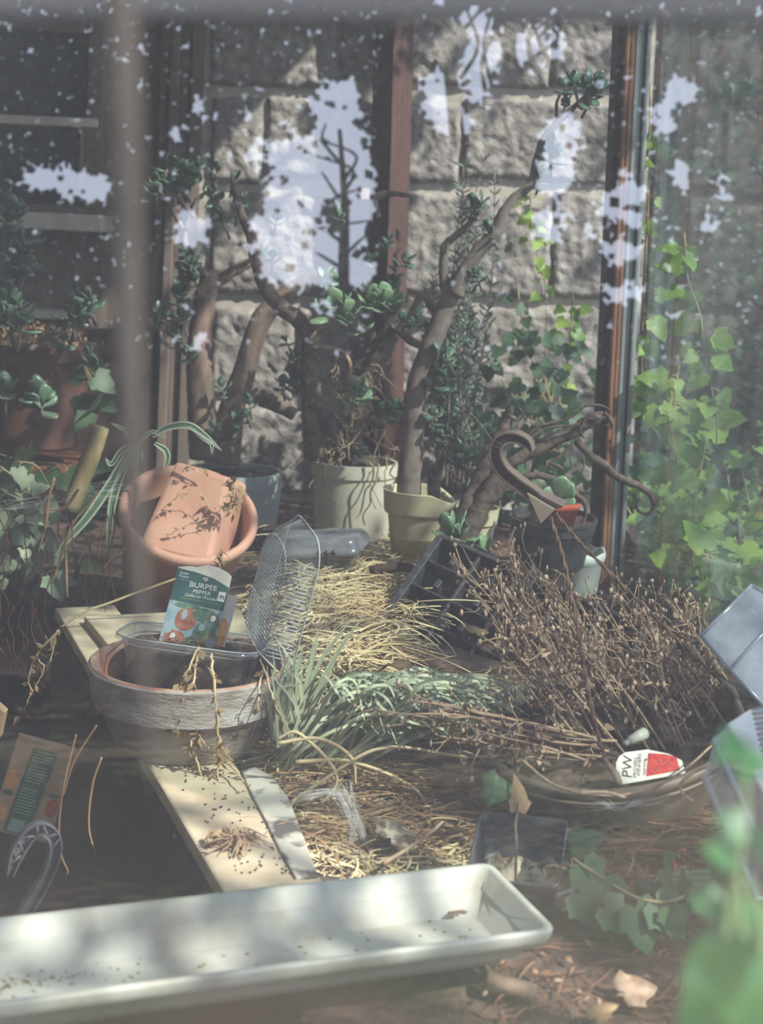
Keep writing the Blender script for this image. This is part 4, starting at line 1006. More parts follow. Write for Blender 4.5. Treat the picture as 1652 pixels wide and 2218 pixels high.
# ------------------------------------------------------------------ blades and straw
t = thing('blade_clump', 'clump of blue-green strappy blades bending over to the right beside the bowl', 'plant', tuple(G(660, 1640)))
mb = MB()
for i in range(160):
    u0, v0 = U(600, 800), U(1590, 1665)
    Y0 = G(u0, v0).y
    reach = U(120, 420); topv = U(1450, 1560)
    if i % 8 == 0: reach *= 1.25
    pts = [(u0, v0, Y0), (u0 + reach * .22, (v0 + topv) / 2 + 10, Y0 - .02), (u0 + reach * .55, topv + U(0, 25), Y0 + U(-.08, .02)), (u0 + reach * .85, topv + U(5, 55), Y0 + U(-.1, .04)), (u0 + reach, topv + U(30, 110), Y0 + U(-.12, .04))]
    q = cr(PW(pts), 5); ribbon(mb, q, [.003, .0046, .0046, .004, .001], V((.3, -1, .8)), .45)
for (a, b, c_) in (((640, 1560), (690, 1440), (760, 1340)), ((650, 1560), (672, 1450), (690, 1360)), ((660, 1560), (720, 1430), (790, 1330)), ((636, 1560), (640, 1470), (655, 1400)), ((632, 1580), (600, 1500), (590, 1470)), ((655, 1570), (700, 1480), (745, 1390)), ((625, 1590), (640, 1520), (620, 1450)), ((800, 1540), (960, 1470), (1110, 1462)), ((800, 1560), (990, 1500), (1118, 1478))):
    q = cr(PW([a, b, c_], 1.93), 7); ribbon(mb, q, [.004, .006, .0055, .0012], V((.2, -1, .5)), .35)
for i in range(50):
    u0 = U(590, 650); v0 = U(1560, 1640); q = cr(PW([(u0, v0), (u0 + U(-30, 40), v0 - U(60, 110)), (u0 + U(-40, 60), v0 - U(120, 200))], U(1.9, 2.0)), 5); ribbon(mb, q, [.004, .005, .001], V((.2, -1, .5)), .35)
mb.build('blades', M_blade, t)
mb = MB()
for (a, b, c_, d) in (((560, 1790), (700, 1690), (830, 1620), (1010, 1640)), ((600, 1610), (690, 1600), (760, 1640), (770, 1700)), ((640, 1790), (730, 1690), (650, 1590), (600, 1600)), ((640, 1650), (760, 1650), (900, 1710), (940, 1800))): tube(mb, cr(PW([a, b, c_, d], 1.82), 8), [.0028, .0025, .0018], 5)
mb.build('dry_blade', M_straw, t)

def straw(name, label, m, n, urange, vrange, L, w, zlift, dirf=None, curve=.4, tubes=True, group=None, Yb=0):
    mb = MB()
    for i in range(n):
        u, v = U(*urange), U(*vrange)
        p = G(u, v, B - .02); p.z = bedz(p.x, p.y) + U(0, zlift)
        a = dirf() if dirf else U(0, 2 * PI)
        d = V((math.cos(a), math.sin(a), U(-.1, .35))); pts = [p]
        ln = L * U(.4, 1.3); c = U(-curve, curve)
        for k in range(5):
            a += c; d = V((math.cos(a), math.sin(a), d.z - .09)); pts.append(pts[-1] + d * ln / 5)
        zz = bedz(p.x, p.y)
        pts = [V((x.x, x.y, max(x.z, zz + .001))) for x in pts]
        if R() < .55: ribbon(mb, cr(pts, 2), [w * .6, w, w * .8, w * .15], V((U(-.3, .3), -.4, 1)), U(-.3, .5))
        else: tube(mb, cr(pts, 2), [w * .28, w * .2], 4)
    o = mb.build(name, m); tag(o, label, 'straw', group, 'stuff'); return o
straw('straw_heap', 'heap of bright dry straw before the cream pot', M_straw, 1250, (640, 910), (1190, 1400), .15, .0034, .07)
straw('straw_heap', 'loose pale straw hanging down beside the ribbed lid', M_straw, 640, (640, 860), (1350, 1500), .12, .0048, .07)
straw('straw_litter', 'brown straw litter between the blue-green blades and the trough', M_straw_b, 1300, (620, 1060), (1580, 1840), .13, .0032, .03, lambda: random.choice((0, PI)) + U(-.6, .6))
straw('straw_litter', 'pale broken straw along the trough edge', M_straw, 1000, (590, 1050), (1640, 1880), .075, .0032, .02)
straw('straw_litter', 'matted brown straw under the dead stems of the basket', M_straw_b, 700, (820, 1200), (1500, 1740), .14, .003, .05, lambda: U(-.5, .4))
straw('straw_litter', 'rusty brown straw bundle in front of the hanging basket', M_straw_r, 800, (1230, 1560), (1800, 1900), .10, .0042, .05, lambda: random.choice((0, PI)) + U(-.5, .5))
straw('straw_litter', 'fine rusty straw scattered on the bare soil', M_straw_r, 260, (1000, 1560), (1900, 2180), .05, .003, .008)
straw('straw_litter', 'dry plant litter between the pots at the back of the bed', M_straw_b, 420, (540, 1320), (1150, 1330), .08, .004, .02)
straw('straw_litter', 'dry litter between bowl and tipped planter', M_straw, 200, (520, 640), (1280, 1440), .08, .004, .03)

# ------------------------------------------------------------------ clear tray at the back
t = thing('clear_tray', 'low clear plastic tray with grooved lid in front of the off-white pot', 'plastic container', tuple(W(680, 1240, 3.1)))
c = W(682, 1180, 3.12); Mc = Matrix.Translation(c) @ Matrix.Rotation(math.radians(-7), 4, 'Y') @ Matrix.Rotation(math.radians(-12), 4, 'Z')
mb = MB(); rtub(mb, [(.185, .10, -.075), (.205, .125, -.02), (.21, .13, -.012)], .03, Mc); mb.build('tray', M_clearp, t)
mb = MB(); rtub(mb, [(.228, .15, -.012), (.232, .152, -.004), (.226, .146, 0), (.222, .142, .008), (.218, .138, .009), (.214, .134, .017), (.208, .128, .022)], .02, Mc); l_ = mb.build('lid', M_frost, t)
mb = MB()
for k in range(3): tube(mb, [Mc @ V((.03 + k * .016, -.077, -.004)), Mc @ V((.03 + k * .016, -.070, -.003))], .006, 8)
mb.build('vent_hole', M_blackp, l_)
mb = MB(); box(mb, -.085, .085, -.045, .045, -.07, -.03, Mc); mb.build('soil', M_soil, t)

# ------------------------------------------------------------------ black square pot in a clear saucer
t = thing('clear_saucer', 'round clear plastic saucer under the black square pot', 'saucer', tuple(G(1140, 1930)))
c = G(1140, 1915); rS = px(112, 1.58)
mb = MB(); Ms = Matrix.Translation(V((c.x, c.y, B - .012))); lathe(mb, [(0, 0), (rS * .86, 0), (rS * .90, .004), (rS * .97, .024), (rS, .026), (rS + .002, .024)], 60, Ms); mb.build('dish', M_clearp, t)
mb = MB(); pts = [Ms @ V((math.cos(a) * rS, math.sin(a) * rS, .026)) for a in (2 * PI * i / 60 for i in range(61))]; tube(mb, pts, .0014, 5); mb.build('rim', M_clearp, t)
q0, q1, q2 = W(1038, 1760, 1.625), W(1232, 1780, 1.60), W(1043, 1875, 1.545)
ex = (q1 - q0).normalized(); wS = (q1 - q0).length; ey = q2 - q0; ey = (ey - ex * ey.dot(ex)); ey.normalize(); ez = ex.cross(ey)
if ez.z < 0: ez = -ez
cc = (q0 + q1) / 2 + ey * wS * .48
Mq = Matrix(((ex.x, ey.x, ez.x, cc.x), (ex.y, ey.y, ez.y, cc.y), (ex.z, ey.z, ez.z, cc.z), (0, 0, 0, 1)))
t = thing('square_black_pot', 'small square black plastic pot with crusted soil, tilted in the clear saucer', 'flower pot', tuple(Mq @ V((0, 0, -.09))))
w = wS; mb = MB(); rtub(mb, [(w * .70, w * .70, -.092), (w * .72, w * .72, -.09), (w * .90, w * .90, -.022), (w * .93, w * .93, -.020), (w, w, 0), (w * .985, w * .985, .002), (w * .94, w * .94, 0), (w * .90, w * .90, -.016), (w * .87, w * .87, -.022), (w * .80, w * .80, -.062)], .010, Mq, 3); mb.build('pot', M_blackp, t)
mb = MB(); vs = []; fs = []
for j in range(17):
    for i in range(17):
        x, y = (i / 16 - .5) * w * .80, (j / 16 - .5) * w * .80; vs.append(Mq @ V((x, y, -.056 + noise.noise(V((x * 60, y * 60, 0))) * .012 + noise.noise(V((x * 200, y * 200, 0))) * .006)))
fs = [(j * 17 + i, j * 17 + i + 1, j * 17 + i + 18, j * 17 + i + 17) for j in range(16) for i in range(16)]
mb.add(vs, fs); mb.build('soil', M_crust, t)
mb = MB(); lm = MB(); tube(mb, cr([Mq @ V((-.005, .0, -.055)), W(1118, 1830, 1.57), W(1116, 1785, 1.58), W(1125, 1740, 1.6)], 5), [.0018, .0014], 5, .4); tube(mb, cr(PW([(1180, 1900, 1.53), (1178, 1880, 1.53), (1195, 1875, 1.53), (1225, 1882, 1.54)]), 5), .0015, 4)
put(lm, IVY, W(1122, 1752, 1.6), V((.15, .2, 1)), V((.5, -1, 0)), .036, .8, .5); mb.build('dead_stem', M_dead, t); lm.build('dead_leaf', M_crisp, t)

# ------------------------------------------------------------------ white trough
zt = .774
o_, p_, r2 = G(1062, 1860, zt), G(1195, 1998, zt), G(0, 1990, zt)
ex = (o_ - r2); ex.z = 0; ex.normalize(); LT = .80; wT = .165
ey = V((0, 0, 1)).cross(ex)                                   # away from the camera
corner = V((o_.x, o_.y, zt))
Mw = Matrix(((ex.x, ey.x, 0, corner.x - ex.x * LT / 2 - ey.x * wT / 2), (ex.y, ey.y, 0, corner.y - ex.y * LT / 2 - ey.y * wT / 2), (0, 0, 1, zt), (0, 0, 0, 1))) @ Matrix.Rotation(math.radians(.6), 4, 'Y')
t = thing('planter_trough', 'long empty off-white plastic trough lying across the front of the bench', 'trough', tuple(Mw @ V((0, 0, -.06))))
mb = MB(); rtub(mb, [(LT - .085, wT - .085, -.048), (LT - .075, wT - .075, -.046), (LT - .040, wT - .040, -.020), (LT - .030, wT - .030, -.0175), (LT - .012, wT - .012, -.017), (LT - .006, wT - .006, -.009), (LT - .002, wT - .002, -.002), (LT - .003, wT - .003, .001), (LT - .014, wT - .012, .002), (LT - .020, wT - .018, .0), (LT - .050, wT - .046, -.034), (LT - .070, wT - .068, -.041)], .013, Mw, 4); mb.build('trough', M_trough, t)
mb = MB()
for k in range(220):
    p = Mw @ (V((random.gauss(-LT * .18, .05), random.gauss(.03, .012), -.0405)) if k % 2 else V((U(-LT / 2 + .1, LT / 2 - .05), U(-.05, .055), -.0405))); blob(mb, p, U(.0006, .0030), U(.0006, .0022), .0005, None, 6, 4, .5, k)
for k in range(24): blob(mb, Mw @ V((LT / 2 - .05 + U(-.02, .012), .055 + U(-.012, .004), -.036)), U(.001, .004), U(.001, .003), .001, None, 6, 4, .6, k)
tag(mb.build('dirt_fleck', M_stain, t), kind='stuff')

# dried tuft and crumbs on the plank
t = thing('dried_tuft', 'dried root tuft lying on the bench plank in front of the clay bowl', 'dead plant', tuple(G(500, 1840)))
mb, lm = MB(), MB(); c = G(500, 1835)
for i in range(46):
    a = U(0, 6.3); q = U(.01, .055); tube(mb, cr([c + V((math.cos(a) * q, math.sin(a) * q * .8, .002)), c + V((math.cos(a + .4) * q * .5, math.sin(a + .4) * q * .4, U(.006, .018))), c + V((U(-.006, .006), U(-.006, .006), .012))], 3), [.0007, .0012], 4)
for i in range(40): put(lm, IVY, c + V((U(-.03, .03), U(-.025, .025), U(.002, .016))), rv(), rv(), U(.006, .013), U(.4, 1), U(-.8, .8))
mb.build('root', M_dead, t); lm.build('withered_leaf', M_crisp, t)
mb = MB()
for i in range(150):
    u, v = U(370, 640), U(1665, 1900); p = G(u, v, B + .001)
    if .02 < (p - EL).dot(edge_n) < .115: blob(mb, p, U(.0008, .0024), U(.0008, .0024), .001, None, 5, 4, .5, i)
tag(mb.build('soil_crumbs', M_dark), 'dark soil crumbs scattered over the bench plank', 'crumbs', kind='stuff')
# creeper hanging over the bowl's rim
yb = 1.866
creeper('dead_creeper', 'dead creeper trailing over the bowl rim and down onto the plank', 'dead plant', [PW([(430, 1400, 1.98), (412, 1440, 1.868), (390, 1490, 1.866), (375, 1560, 1.866), (372, 1575, 1.866)], yb), PW([(425, 1420, 1.96), (420, 1470, 1.866), (398, 1500, 1.866), (392, 1540, 1.866)], yb), PW([(376, 1575, 1.866), (400, 1585, 1.866), (432, 1595, 1.87), (455, 1625, 1.868)], yb), PW([(412, 1605, 1.87), (420, 1630, 1.87), (435, 1680, 1.866), (440, 1720, 1.86), (450, 1740, 1.84), (432, 1760, 1.8), (405, 1795, 1.75), (388, 1830, 1.72)], yb)], .0018, 170, ls=.013)
creeper('dead_creeper', 'straight dead stalk hanging down the bowl front beside the creeper', 'dead plant', [PW([(457, 1415, 1.93), (462, 1470, 1.866), (468, 1540, 1.866), (474, 1610, 1.866), (472, 1660, 1.866), (476, 1720, 1.83), (488, 1770, 1.78)], yb), PW([(474, 1600, 1.866), (482, 1625, 1.866), (486, 1640, 1.866)], yb)], .0024, 40, ls=.014)
creeper('dead_creeper', 'thin bent dead stalk over the right side of the bowl', 'dead plant', [PW([(568, 1450, 1.95), (560, 1500, 1.872), (558, 1540, 1.868)], yb), PW([(570, 1440, 1.93), (590, 1510, 1.872), (600, 1535, 1.872), (640, 1610, 1.868)], yb), PW([(475, 1640, 1.866), (500, 1660, 1.86), (525, 1690, 1.82), (540, 1700, 1.8)], yb)], .0018, 24, ls=.012)
# tangle of fine roots on the tub soil
mb = MB()
for i in range(120):
    u, v = U(330, 560), U(1378, 1440); p = W(u, v, 2.03); pts = [p]
    for k in range(3): pts.append(pts[-1] + V((U(-.012, .012), U(-.008, .006), U(-.006, .006))))
    tube(mb, cr(pts, 3), .0005, 3)
tag(mb.build('fine_roots', M_straw_b), 'tangle of fine dry roots over the soil of the clear tub', 'roots', kind='stuff')

# ------------------------------------------------------------------ lower left: printed card box, grey hook
YB = 2.05
TL, TR, BL = W(42, 1594, YB), W(168, 1628, YB + .02), W(-22, 1796, YB - .03)
ex = TR - TL; wk = ex.length; ex.normalize(); ey = TL - BL; hk = ey.length; ey.normalize(); ez = ex.cross(ey).normalized()
def KB(s, q, z=0): return BL + ex * (s * wk) + ey * (q * hk) + ez * z
t = thing('seed_box', 'peach seed box with dark green text panel standing in the shadow beside the bench', 'box', tuple(KB(.5, 0)))
mb = MB(); slab(mb, [KB(0, 0), KB(1, 0), KB(1, 1), KB(0, 1)], ez, .03); mb.build('box', M_boxp, t, False, .001)
mb = MB(); slab(mb, [KB(.20, .02, .0006), KB(.62, .02, .0006), KB(.70, .93, .0006), KB(.28, .93, .0006)], ez, .0004); pn = mb.build('text_panel', M_boxg, t, False)
mb = MB()
for i in range(20):
    q = .9 - .032 * i - (.03 if i > 3 else 0) - (.05 if i > 9 else 0)
    if q < .22: break
    s0 = .22 + .08 * q; slab(mb, [KB(s0 + .03, q - .012, .0012), KB(s0 + .03 + U(.26, .36), q - .012, .0012), KB(s0 + .03 + U(.26, .36), q, .0012), KB(s0 + .03, q, .0012)], ez, .0003)
mb.build('small_print', M_boxt, pn, False)
mb = MB(); slab(mb, [KB(.26, .035, .0012), KB(.50, .035, .0012), KB(.52, .17, .0012), KB(.28, .17, .0012)], ez, .0003); mb.build('barcode_patch', M_boxt, pn, False)
def kell(nm, m, x, y, a, b, z):
    mb = MB(); slab(mb, [KB(x + a * math.cos(i * PI / 7), y + b * math.sin(i * PI / 7), z) for i in range(14)], ez, .0003); mb.build(nm, m, t, False)
kell('flower_print', M_redf, .86, .36, .10, .10, .0006); kell('flower_print', M_orange, .10, .55, .11, .10, .0006); kell('flower_print', M_orange, .10, .20, .09, .08, .0006); kell('leaf_print', M_boxg, .84, .49, .10, .025, .0008); kell('leaf_print', M_boxg, .10, .41, .09, .03, .0008)
t = thing('grey_hook', 'dusty grey plastic hanger hook with ribbed underside in the lower corner', 'hook', tuple(W(40, 1990, 1.62)))
hp = cr(PW([(20, 1895), (35, 1850), (58, 1812), (85, 1795), (110, 1805), (119, 1835), (108, 1880), (85, 1925), (60, 1965), (35, 2010)], 1.62), 6)
mb = MB(); m_ = len(hp); wd_ = lerp_r([.008, .017, .017, .016, .015, .014, .014, .016, .018], m_); vs = []
for i, p in enumerate(hp):
    tt = (hp[min(i + 1, m_ - 1)] - hp[max(i - 1, 0)]).normalized(); bi = V((.5, -1, .2)).normalized(); no = tt.cross(bi).normalized(); w = wd_[i] / 2
    for (a, b) in ((-w, -.008), (-w, .008), (-w * .75, .008), (-w * .75, -.004), (w * .75, -.004), (w * .75, .008), (w, .008), (w, -.008)): vs.append(p + no * a + bi * b)
mb.add(vs, [(i * 8 + j, i * 8 + (j + 1) % 8, (i + 1) * 8 + (j + 1) % 8, (i + 1) * 8 + j) for i in range(m_ - 1) for j in range(8)] + [tuple(range(7, -1, -1)), tuple(range((m_ - 1) * 8, m_ * 8))])
h_ = mb.build('hook', M_ghook, t, False)
mb = MB()
for i in range(3, 30, 4):
    p = hp[i]; tt = (hp[i + 1] - hp[i - 1]).normalized(); bi = V((.5, -1, .2)).normalized(); no = tt.cross(bi); sg = 1 if (i // 4) % 2 else -1
    tube(mb, [p + no * wd_[i] * .4 * sg + bi * .006, hp[i + 3] - no * wd_[i] * .4 * sg + bi * .006], .0012, 4)
mb.build('rib', M_ghook, h_)
for k, (pth, lab) in enumerate((([(165, 1590), (140, 1690), (128, 1780), (132, 1850), (146, 1885), (144, 1895)], 'long thin root hanging down beside the peach seed box'), ([(210, 1570), (160, 1650), (135, 1730)], 'fine dry stem slanting from the bowl foot to the seed box'), ([(220, 1640), (200, 1700), (192, 1790), (210, 1860)], 'fine root hanging in front of the bench side boards'))):
    mb = MB(); tube(mb, cr(PW(pth, 1.9), 7), [.0016, .002, .001], 4); tag(mb.build('dry_stalk', M_straw_b), lab, 'dry stem')

# ------------------------------------------------------------------ plastic panels at the right
t = thing('plastic_sheet', 'dusty grey translucent plastic lid leaning against the side glass', 'plastic panel', tuple(W(1600, 1500, 1.75)))
q = [W(1517, 1377, 1.80), W(1628, 1268, 1.86), W(1830, 1390, 1.80), W(1690, 1570, 1.70)]
n = (q[1] - q[0]).cross(q[2] - q[1]).normalized()
if n.y > 0: n = -n
mb = MB(); slab(mb, q, n, .004); pa = mb.build('sheet', M_frost, t, False, .003)
mb = MB(); a, b = q[0] * .62 + q[3] * .38, q[1] * .62 + q[2] * .38; slab(mb, [a, b, b + (q[3] - q[0]) * .02, a + (q[3] - q[0]) * .02], n, -.004)
tube(mb, [q[0], q[1]], .003, 6); tube(mb, [q[0], q[3]], .003, 6); tube(mb, [q[1], q[2]], .003, 6); mb.build('edge', M_frost, pa)
t = thing('ribbed_lid', 'clear ribbed plastic propagator lid standing tilted at the right edge', 'plastic lid', tuple(W(1650, 1850, 1.5)))
q = [W(1545, 1605, 1.56), W(1600, 1568, 1.60), W(1800, 1535, 1.60), W(1840, 1830, 1.42), W(1668, 1868, 1.42)]
n = (q[1] - q[0]).cross(q[3] - q[1]).normalized()
if n.y > 0: n = -n
dpv = -n * .05
mb = MB(); k = 5
ins = [p + (sum(q, V((0, 0, 0))) / 5 - p) * .12 + n * .03 for p in q]
mb.add(ins + q + [p + dpv for p in q], [tuple(range(5))] + [(i, i + 5, (i + 1) % 5 + 5, (i + 1) % 5) for i in range(5)] + [(i + 5, i + 10, (i + 1) % 5 + 10, (i + 1) % 5 + 5) for i in range(5)])
pa = mb.build('lid', M_frost, t, False, .003)
mb = MB()
for i in range(22):
    s = (i + .5) / 22; a = ins[1] + (ins[4] - ins[1]) * s; b = ins[2] + (ins[3] - ins[2]) * s; tube(mb, [a + n * .0015, b + n * .0015], .0013, 4)
mb.build('rib', M_rib, pa)
mb = MB(); tube(mb, q + q[:1], .004, 6); tube(mb, [p + dpv for p in (q[0], q[4], q[3])], .004, 6); mb.build('rim', M_rib, pa)

# ------------------------------------------------------------------ ivy inside and outside the side glass
def vine(label, paths, Y, n, s, m=M_ivy, group=None, jit=10, name='ivy_vine', stem=.0028, yj=.03):
    t = thing(name, label, 'ivy', tuple(PW(paths[0], Y)[-1]), group); sm, lm = MB(), MB()
    for pth in paths: ivy_leafs(lm, sm, pth, Y, n, s, jit, True, yj, stem)
    sm.build('stem', M_vine, t); lm.build('foliage', m, t)
def yx(u, X=None):
    """distance at which the pixel column u meets the plane just outside the side glass"""
    X = X or XG + .06
    d = ray(u, 900); return X * d.y / d.x
vine('tall ivy strand with pointed leaf tip climbing outside the side glass', [[(1481, 505), (1485, 560), (1490, 610), (1515, 680), (1525, 760), (1540, 840), (1550, 900), (1552, 970)]], yx(1510), 26, .045, jit=9)
vine('ivy strand hugging the aluminium post outside', [[(1408, 180), (1406, 330), (1403, 450), (1398, 560), (1392, 700), (1390, 800), (1396, 880)]], yx(1402), 36, .048, jit=9)
vine('ivy shoot with three yellow leaves, second climbing stem from the post', [[(1470, 790), (1462, 850), (1457, 930), (1459, 1050), (1462, 1200)]], yx(1450), 22, .055, jit=14)
vine('arching ivy runner crossing between the climbing stems', [[(1395, 880), (1430, 868), (1470, 870), (1510, 890), (1540, 910)]], yx(1450), 14, .045)
vine('dark forked ivy stem in front of the bank of leaves', [[(1528, 950), (1518, 1010), (1505, 1080), (1500, 1180), (1498, 1260)]], yx(1500), 24, .06, jit=22)
vine('large pale ivy leaves low outside the side glass', [[(1520, 1200), (1570, 1215), (1620, 1230), (1680, 1220)], [(1530, 1260), (1570, 1275), (1600, 1300)]], yx(1570), 16, .058, M_ivy)
vine('leaning ivy strand of yellow-green leaves hanging before the stone wall', [[(1148, 405), (1150, 470), (1162, 540), (1180, 620), (1182, 700), (1178, 800)]], 4.0, 26, .038, M_ivy, jit=14, yj=.02)
vine('short ivy strand on the stone nearest the post', [[(1240, 640), (1238, 700), (1230, 760), (1225, 830), (1222, 880)]], 4.0, 18, .038, M_ivy, jit=14, yj=.02)
vine('thin ivy strand on the stone left of the longest one', [[(1120, 620), (1130, 690), (1150, 760), (1155, 860), (1150, 930)]], 4.0, 18, .036, M_ivy_d, jit=14, yj=.02)
t = thing('ivy_mass', 'dark ivy mass at the foot of the stone wall behind the dead branch', 'ivy', tuple(W(1180, 1080, 4.0))); sm, lm = MB(), MB()
for i in range(240):
    u, v = random.gauss(1150, 85), U(720, 1120)
    if v < 850 and R() < .5: continue
    put(lm, IVY, W(u, v, U(3.6, 4.05)), V((U(-.8, .8), U(-.3, .3), U(-1, .3))), V((U(-.3, .5), -1, .6)), U(.028, .05))
for i in range(12): tube(sm, cr(PW([(U(1080, 1240), 1130), (U(1080, 1240), 980), (U(1080, 1240), 820)], 3.95), 5), .003, 5)
sm.build('stem', M_vine, t); tag(lm.build('foliage', M_ivy_d, t), kind='stuff')
t = thing('ivy_bank', 'thick sunlit bank of ivy growing on the ground outside the side glass', 'ivy', (XG + .4, 2.6, .4)); sm, lm, lm2 = MB(), MB(), MB()
for i in range(1500):
    y = U(1.6, 3.9); x = XG + .05 + abs(random.gauss(0, .30)); z = U(.45, .95) - .25 * noise.noise(V((x * 3, y * 3, 0))) * 1
    if x < XG + .13: z = max(z, .80)
    if x > XG + .5 and z > .9: z -= .25
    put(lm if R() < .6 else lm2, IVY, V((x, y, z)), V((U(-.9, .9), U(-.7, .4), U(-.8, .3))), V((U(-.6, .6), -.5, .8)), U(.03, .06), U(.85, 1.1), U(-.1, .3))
for i in range(40):
    x, y = XG + U(.05, .6), U(1.9, 3.6); tube(sm, cr([V((x, y, .3)), V((x + U(-.1, .1), y + U(-.1, .1), .6)), V((x + U(-.15, .15), y + U(-.1, .1), U(.8, 1.0)))], 5), .003, 5)
sm.build('stem', M_vine, t); tag(lm.build('foliage', M_ivy, t), kind='stuff'); tag(lm2.build('dark_foliage', M_ivy_d, t), kind='stuff')  # a random share of the leaves gets the darker green
# dark trees far outside the side glass
def leafcloud(lm, n, f, s0, s1, tpl=QUAD):
    k = 0
    while k < n:
        p = f()
        if p is None: continue
        put(lm, tpl, p, rv(), rv(), U(s0, s1), U(.8, 1.5)); k += 1
t = thing('evergreen_shrub', 'dark evergreen shrub filling the view far outside the side glass', 'shrub', (2.6, 7.5, .2)); lm, sm = MB(), MB()
leafcloud(lm, 9000, lambda: V((U(1.2, 4.6), U(6.2, 8), U(.2, 4.6))), .05, .11)
for i in range(8): tube(sm, [V((U(1.6, 4.2), 7.6, .2)), V((U(1.6, 4.2), 7.6, 4.2))], [.06, .02], 7)
sm.build('trunk', M_treebark, t); tag(lm.build('foliage', M_shrub, t), kind='stuff')
mb = MB(); box(mb, .9, 9, 9.0, 9.2, 0, 5.2); tag(mb.build('sky_screen', M_darkwood, None, False), 'dark board screen added behind the evergreen shrub to block the sky, far outside the side glass', 'fence')  # added backdrop, hides bright sky between the shrub leaves

# ------------------------------------------------------------------ ivy close to the window (out of focus)
t = thing('ivy_sprig', 'fresh green ivy sprig close to the window, out of focus at the lower corner', 'ivy', tuple(W(1640, 2300, .66))); sm, lm = MB(), MB()
YF = .54
for (u, v, dx, dz, s, zx) in ((1680, 2060, -.9, -.25, .040, -.5), (1600, 2130, -.7, -.7, .036, .3), (1690, 2190, -.4, -.9, .038, .5), (1560, 2045, .2, -1, .022, -.3), (1610, 1790, -.9, .25, .012, 0), (1590, 1850, -.8, .1, .013, .2), (1640, 1840, .5, .6, .013, 0), (1600, 1655, .9, .2, .013, .1), (1590, 1640, -.3, 1, .012, 0), (1560, 1960, -1, .1, .012, 0), (1590, 1990, .6, .5, .014, 0)):
    put(lm, IVY, W(u, v, YF + U(-.03, .03)), V((dx, U(-.3, .3), dz)), V((zx, -1, .9)), s, 1.1)
for pth in ([(1660, 2230), (1620, 2080), (1600, 1960), (1600, 1850), (1615, 1740), (1605, 1650)], [(1570, 2060), (1575, 1990), (1590, 1900)], [(1650, 2100), (1645, 2000), (1620, 1900)]): tube(sm, cr(PW(pth, YF), 6), [.0024, .0016, .001], 6)
sm.build('stem', M_lime, t); lm.build('foliage', M_ivy_n, t)
# cane hanging close behind the pane
mb = MB(); tube(mb, cr(PW([(258, -40, .405), (268, 250, .405), (276, 600, .41), (286, 950, .41), (305, 1300, .415), (322, 1600, .42), (330, 1700, .42)]), 6), [px(37, .4), px(36, .4), px(32, .4), px(25, .4), px(16, .4), px(10, .4), px(5, .4)], 10)
tag(mb.build('hanging_cane', M_cane), 'blurred brown cane hanging down close behind the window, tapering over the clay bowl', 'cane')

# ------------------------------------------------------------------ spider silk
def web(label, strands, w, Y, n, spread):
    mb = MB()
    for i in range(n):
        o = V((U(-1, 1) * spread, U(-.01, .01), U(-1, 1) * spread * .3)); pth = random.choice(strands)
        q = [p + rv() * spread * .35 + o * (.3 + .7 * abs(2 * k / (len(pth) - 1) - 1)) for k, p in enumerate(PW(pth, Y))]; tube(mb, cr(q, 3), w * .6, 3)
    tag(mb.build('spider_web', M_web), label, 'spider web', kind='stuff')
web('white spider silk funnel in the straw above the trough', [[(735, 1720), (758, 1770), (765, 1810), (735, 1850), (715, 1880)], [(740, 1700), (772, 1780), (790, 1830), (800, 1860)], [(650, 1730), (700, 1715), (735, 1720)]], .00034, 1.70, 60, .010)
web('thin grey spider web stretched beside the spider plant', [[(-20, 1105), (80, 1090), (160, 1070), (250, 1050)], [(40, 1110), (140, 1085), (240, 1075)]], .0003, 2.75, 14, .03)
web('fine spider threads under the front rim of the basket', [[(1270, 1740), (1330, 1745), (1400, 1740), (1450, 1735)], [(1300, 1730), (1340, 1755), (1380, 1735)]], .0002, 1.62, 14, .010)

# ------------------------------------------------------------------ loose leaves and sticks on the soil
def flat_leaf(name, label, m, u, v, s, tpl=IVY, ang=None, z=None, sx=1, bend=0, nz=V((0, -.4, 1)), group=None, Y=None):
    mb = MB(); p = W(u, v, Y) if Y else G(u, v, (z if z is not None else B - .015)); a = ang if ang is not None else U(0, 6.3)
    put(mb, tpl, p, V((math.cos(a), math.sin(a) * .8, math.sin(a) * .35)), nz + rv() * .2, s, sx, bend)
    o = mb.build(name, m); md = o.modifiers.new('thickness', 'SOLIDIFY'); md.thickness = .0008
    return tag(o, label, 'leaf', group)
t = thing('ivy_trail', 'dark ivy runner with broad leaves lying on the soil beside the black square pot', 'ivy', tuple(G(1300, 1950))); sm, lm = MB(), MB()
for (u, v, a, s) in ((1262, 1875, -1.0, .05), (1300, 1915, -1.3, .055), (1255, 1935, -.9, .05), (1310, 1965, -.6, .045), (1375, 1965, -1.2, .055), (1420, 1955, -.8, .05), (1455, 1970, -1.4, .035), (1500, 1920, -.4, .05), (1540, 1880, .4, .04), (1240, 1830, .4, .04), (1440, 1880, -.5, .045)):
    put(lm, IVY, W(u, v, 1.58 - (v - 1830) / 1500), V((math.cos(a), -.2, math.sin(a))), V((U(-.2, .2), -.7, .9)), s)
tube(sm, cr(PW([(1240, 1860, 1.55), (1300, 1900, 1.54), (1380, 1945, 1.5), (1460, 1950, 1.5), (1540, 1900, 1.55)]), 6), .002, 5); sm.build('stem', M_vine, t); lm.build('foliage', M_ivy_d, t)
flat_leaf('green_leaf', 'single pale green leaf behind the black square pot', M_ivy_d, 1048, 1705, .042, Y=1.70, ang=-.2, nz=V((0, -.8, .6)))
